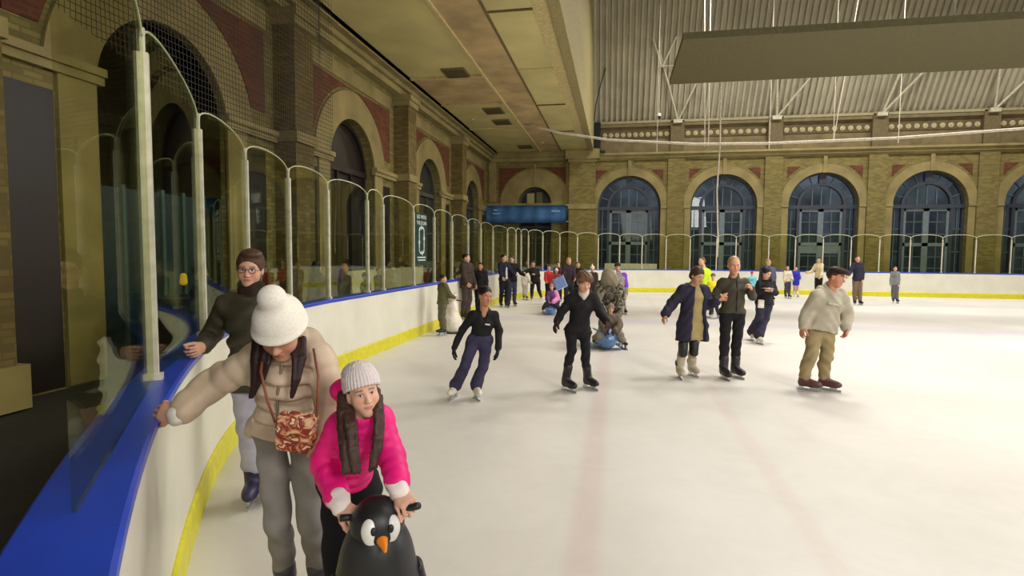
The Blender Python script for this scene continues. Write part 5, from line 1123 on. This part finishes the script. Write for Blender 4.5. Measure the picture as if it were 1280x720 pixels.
# 22-28 along the left boards
p = far('boy in olive green top seen from behind at the left boards', 12, 552.5, 343.5, 420, cloth((88, 86, 58)), cloth((98, 94, 74)), hair=HK, yw=-62, low=.02, back=True, tw=145, lean=.04, legsep=.6, arms=((.02, -.2), (.0, -.34)), e=.034)
far('tall man in dark brown padded jacket beside the left boards', 15, 583, 317, 399, cloth((62, 50, 44)), cloth((66, 56, 50)), hair=HK, yw=50, low=.12, quilt=.13, hood=True, e=.04, tw=22, arms=((.02, .1), (0, .05)))
far('woman in black coat standing close beside the tall man', 15.4, 600.5, 328.5, 398, INK, INK, hair=HK, yw=-8, low=.18, e=.034, skin=SK2, arms=((0, .1), (0, .0)), extra=lambda P: [P.H.e((0, -.05, -.08), (.085, .06, .12), .04)])
p = far('man in navy jacket with white shirt showing by the left boards', 18.8, 630, 318, 384, cloth((34, 34, 48)), INK, hair=HK, yw=25, tw=30, low=.10, arms=((.06, .1), (.1, .2)))
p.part('shirt', [ecap(p.neck-p.U*.16+p.F*.125+p.S*.03, p.pel+p.F*.14+p.S*.03, p.S, (.035, .025), (.05, .025), .02)], cloth((196, 196, 210)), label='white shirt hem')
far('person in black with raised elbow behind the man in the white shirt', 19.3, 640, 320.5, 382.5, INK, cloth((52, 54, 76)), hair=HB, yw=15, low=.08, arms=((0, .1), (.22, .12)), tw=-45)
p = Person('person in black bending sideways with one hand on the boards', 21.4, (666.3, 330, .05, -10, 15, 0), [(661.5, 337.5, .05), (672, 337, 0)], [(657, 340, .05), (673.5, 345, .0)], [(653.5, 340.5, .05), (668.5, 343, .15)], [(666, 351, 0), (672.5, 351, 0)], [(665, 362, .1), (673.5, 362, 0)], [(664.5, 375, -5), (676, 373.5, 12)], 1., skin=SK3)
p.body(); p.hair(HK); p.jacket(BLK, .028, .06); p.trousers(BLK, .014); p.skates(BLKB, hi=.1)
far('child in pale grey snowsuit bending at the left far boards', 21.6, 656.5, 340, 375, cloth((176, 170, 156)), cloth((164, 158, 144)), hair=HBL, yw=30, lean=-.05, arms=((0, .1), (.1, .2)), legsep=1.0, e=.035)
# 29-34 the cluster behind
def redhat(P): P.beanie(knit((222, 214, 206), 'white_red_knit'), (.05, 0, .15), low=.02)
far('person in red jacket at the left of the crowd', 20, 686, 333, 380, cloth((176, 44, 46)), INK, hair=HBL, yw=20, low=.0, arms=((-.05, .2), (0, .2)))
far('child in white bobble hat and red top at the left of the crowd', 19, 695.5, 336.5, 383, cloth((172, 60, 60)), cloth((60, 60, 84)), hat=redhat, yw=-5, arms=((0, .2), (0, .2)))
far('dark haired woman behind the child in white bobble hat', 22, 698, 327.5, 376, cloth((60, 40, 46)), INK, hair=HK, yw=0)
far('tall fair haired woman in dark jacket among the crowd', 17, 711, 322, 388, cloth((52, 42, 50)), cloth((40, 36, 52)), hair=HBL, yw=10, low=.12, arms=((0, .15), (-.05, .2)), extra=lambda P: [P.H.e((0, -.04, -.06), (.085, .07, .09), .04)])
far('dark haired person in black between the fair woman and the hoodie', 18.5, 722.5, 327.5, 384, INK, INK, hair=HB, yw=-10)
def cone_hat(P): P.beanie(knit((228, 222, 200), 'cream_knit'), None, low=.02, extra=[P.H.c1((0, 0, .10), (.01, -.02, .26), .06, .008, .03)])
far('person in pointed cream hat behind the hooded youngster', 18, 740.5, 333, 386, cloth((54, 44, 40)), cloth((60, 54, 50)), hat=cone_hat, yw=-5)
sc_ = ground(687.5, 394); seal(sc_-heading(-8)*.2, -8, .72, 'smaller blue seal skating aid beside the crowd at left')
p = Person('small child in purple and pink jacket riding the seal near the crowd', 15.9, (689.5, 359, .02, -15, 5, 0), [(685.5, 366, 0), (694.5, 366, 0)], [(684.5, 373, .05), (697, 373, .05)], [(686, 377, .18), (691.5, 377.5, .18)],
    [(687.5, 379, -.05), (694, 379, -.05)], [(683, 380, .12), (695.5, 380, .1)], [(679, 391, -30), (699, 393, 25)], .66, skin=SK1)
p.body(); p.beanie(knit((150, 140, 112), 'khaki_knit'), None, low=.0); p.jacket(cloth((96, 54, 110), .7, 'purple_cloth'), .035, .03)
p.part('sleeve_panel', p.arms(.04, r=(.06, .055, .05), end=.9, which=(1,)), cloth((206, 130, 178), .7, 'pink_cloth'), label='pink sleeve'); p.trousers(NAVY, .018, (.1, .08, .07), .92); p.skates(BLKB, hi=.12)
bg_ = tag(empty('carry_box', tuple(at(699, 353.5, 16.8))), 'pale blue square box bag held up in front of the crowd', 'bag'); c = at(699.5, 353.5, 16.6); ar = math.radians(24)
R_ = np.array([RTH*math.cos(ar)+V(0, 0, 1)*math.sin(ar), FWH, -RTH*math.sin(ar)+V(0, 0, 1)*math.cos(ar)])
netmesh('body', [nets([rbox(c, R_, (.155, .05, .155), .02)], .012)], plain('box_blue', (98, 124, 172), .5, var=.04), bg_)
bm = B(); bx(bm, -.18, .18, -.07, .07, -.185, -.165, R_.T, c); bx(bm, .165, .185, -.07, .07, -.185, .185, R_.T, c); obj('trim', bm, plain('box_trim', (168, 182, 214), .5), bg_)
bm = B(); tube(bm, [c+R_.T@V(-.06, 0, .17), c+R_.T@V(-.05, 0, .24), c+R_.T@V(.05, 0, .24), c+R_.T@V(.06, 0, .17)], .012, 8); obj('handle', bm, BLKB, bg_, True)
# white bear-shaped aid by the boy in green
wc = ground(563, 417); r = tag(empty('skating_aid', (wc[0], wc[1], 0)), 'white bell-shaped skating aid between the boy in green and the tall man', 'skating aid')
wc = V(wc[0], wc[1]+.15, 0); A = np.array([RTH, -FWH, V(0, 0, 1)])
netmesh('body', [nets([ell(wc+V(0, 0, .22), A, (.22, .24, .26), .05), ell(wc+V(0, 0, .55), A, (.13, .15, .22), .08), clip(wc+V(0, 0, .02), V(0, 0, -1))], .014)], WHITEB, r)
hd = netmesh('head', [nets([ell(wc+V(0, 0, .78), A, (.10, .11, .10), .03)]+[ell(wc+V(0, 0, .87)+RTH*s*.07, A, (.03, .03, .035), .02) for s in (1, -1)], .012)], WHITEB, r)
bm = B(); lathe(bm, wc, [(.225, .0), (.235, .0), (.235, .03), (.225, .03)], 28); obj('base_rim', bm, BLKB, r)
bm = B(); tube(bm, [wc+V(0, 0, .72)-RTH*.22, wc+V(0, 0, .74), wc+V(0, 0, .72)+RTH*.22], .014, 8); obj('handle', bm, BLKB, r)

# spectators behind the glass
def watcher(label, x, y, H_, top, hair, yw, back=False, extra=None, legs=INK, lean=0., skin=SK3, tw=0):
    g = V(x, y, 0); u0, v0, D = 0, 0, depth(g); q = g-CAM; u = 640+FPX*(q@RT)/D; v = 360-FPX*(q@UP)/D; m = FPX/D
    return far(label, D, u, v-H_*m, v, top, legs, hair=hair, yw=yw, back=back, extra=extra, skin=skin, lean=lean, tw=tw)
LH = lambda P: [P.H.e((0, -.05, -.08), (.085, .07, .14), .04)]
watcher('dark haired spectator in purple grey coat behind the left glass', -5.35, 9.15, 1.62, cloth((62, 50, 62)), HK, -60, True, LH, tw=235)
watcher('fair haired spectator in dark coat behind the left glass', -5.35, 10.2, 1.55, cloth((48, 42, 40)), HBL, 60)
watcher('dark haired spectator in black leaning low behind the left glass', -5.2, 10.85, 1.36, INK, HK, 70)
watcher('spectator in dark jacket by the grey partition behind the glass', -5.5, 12.2, 1.45, cloth((50, 40, 44)), HB, 60)
watcher('spectator whose head shows above the far left curve of boards', -4.2, 26.0, 1.42, INK, HK, 0)
watcher('spectator in grey coat standing at the dark counter', -5.6, 7.55, 1.66, cloth((84, 84, 86)), HK, 80, legs=INK)
watcher('spectator in navy near the blue glowing counter front', -5.7, 6.7, 1.6, cloth((40, 44, 66)), HK, 100)
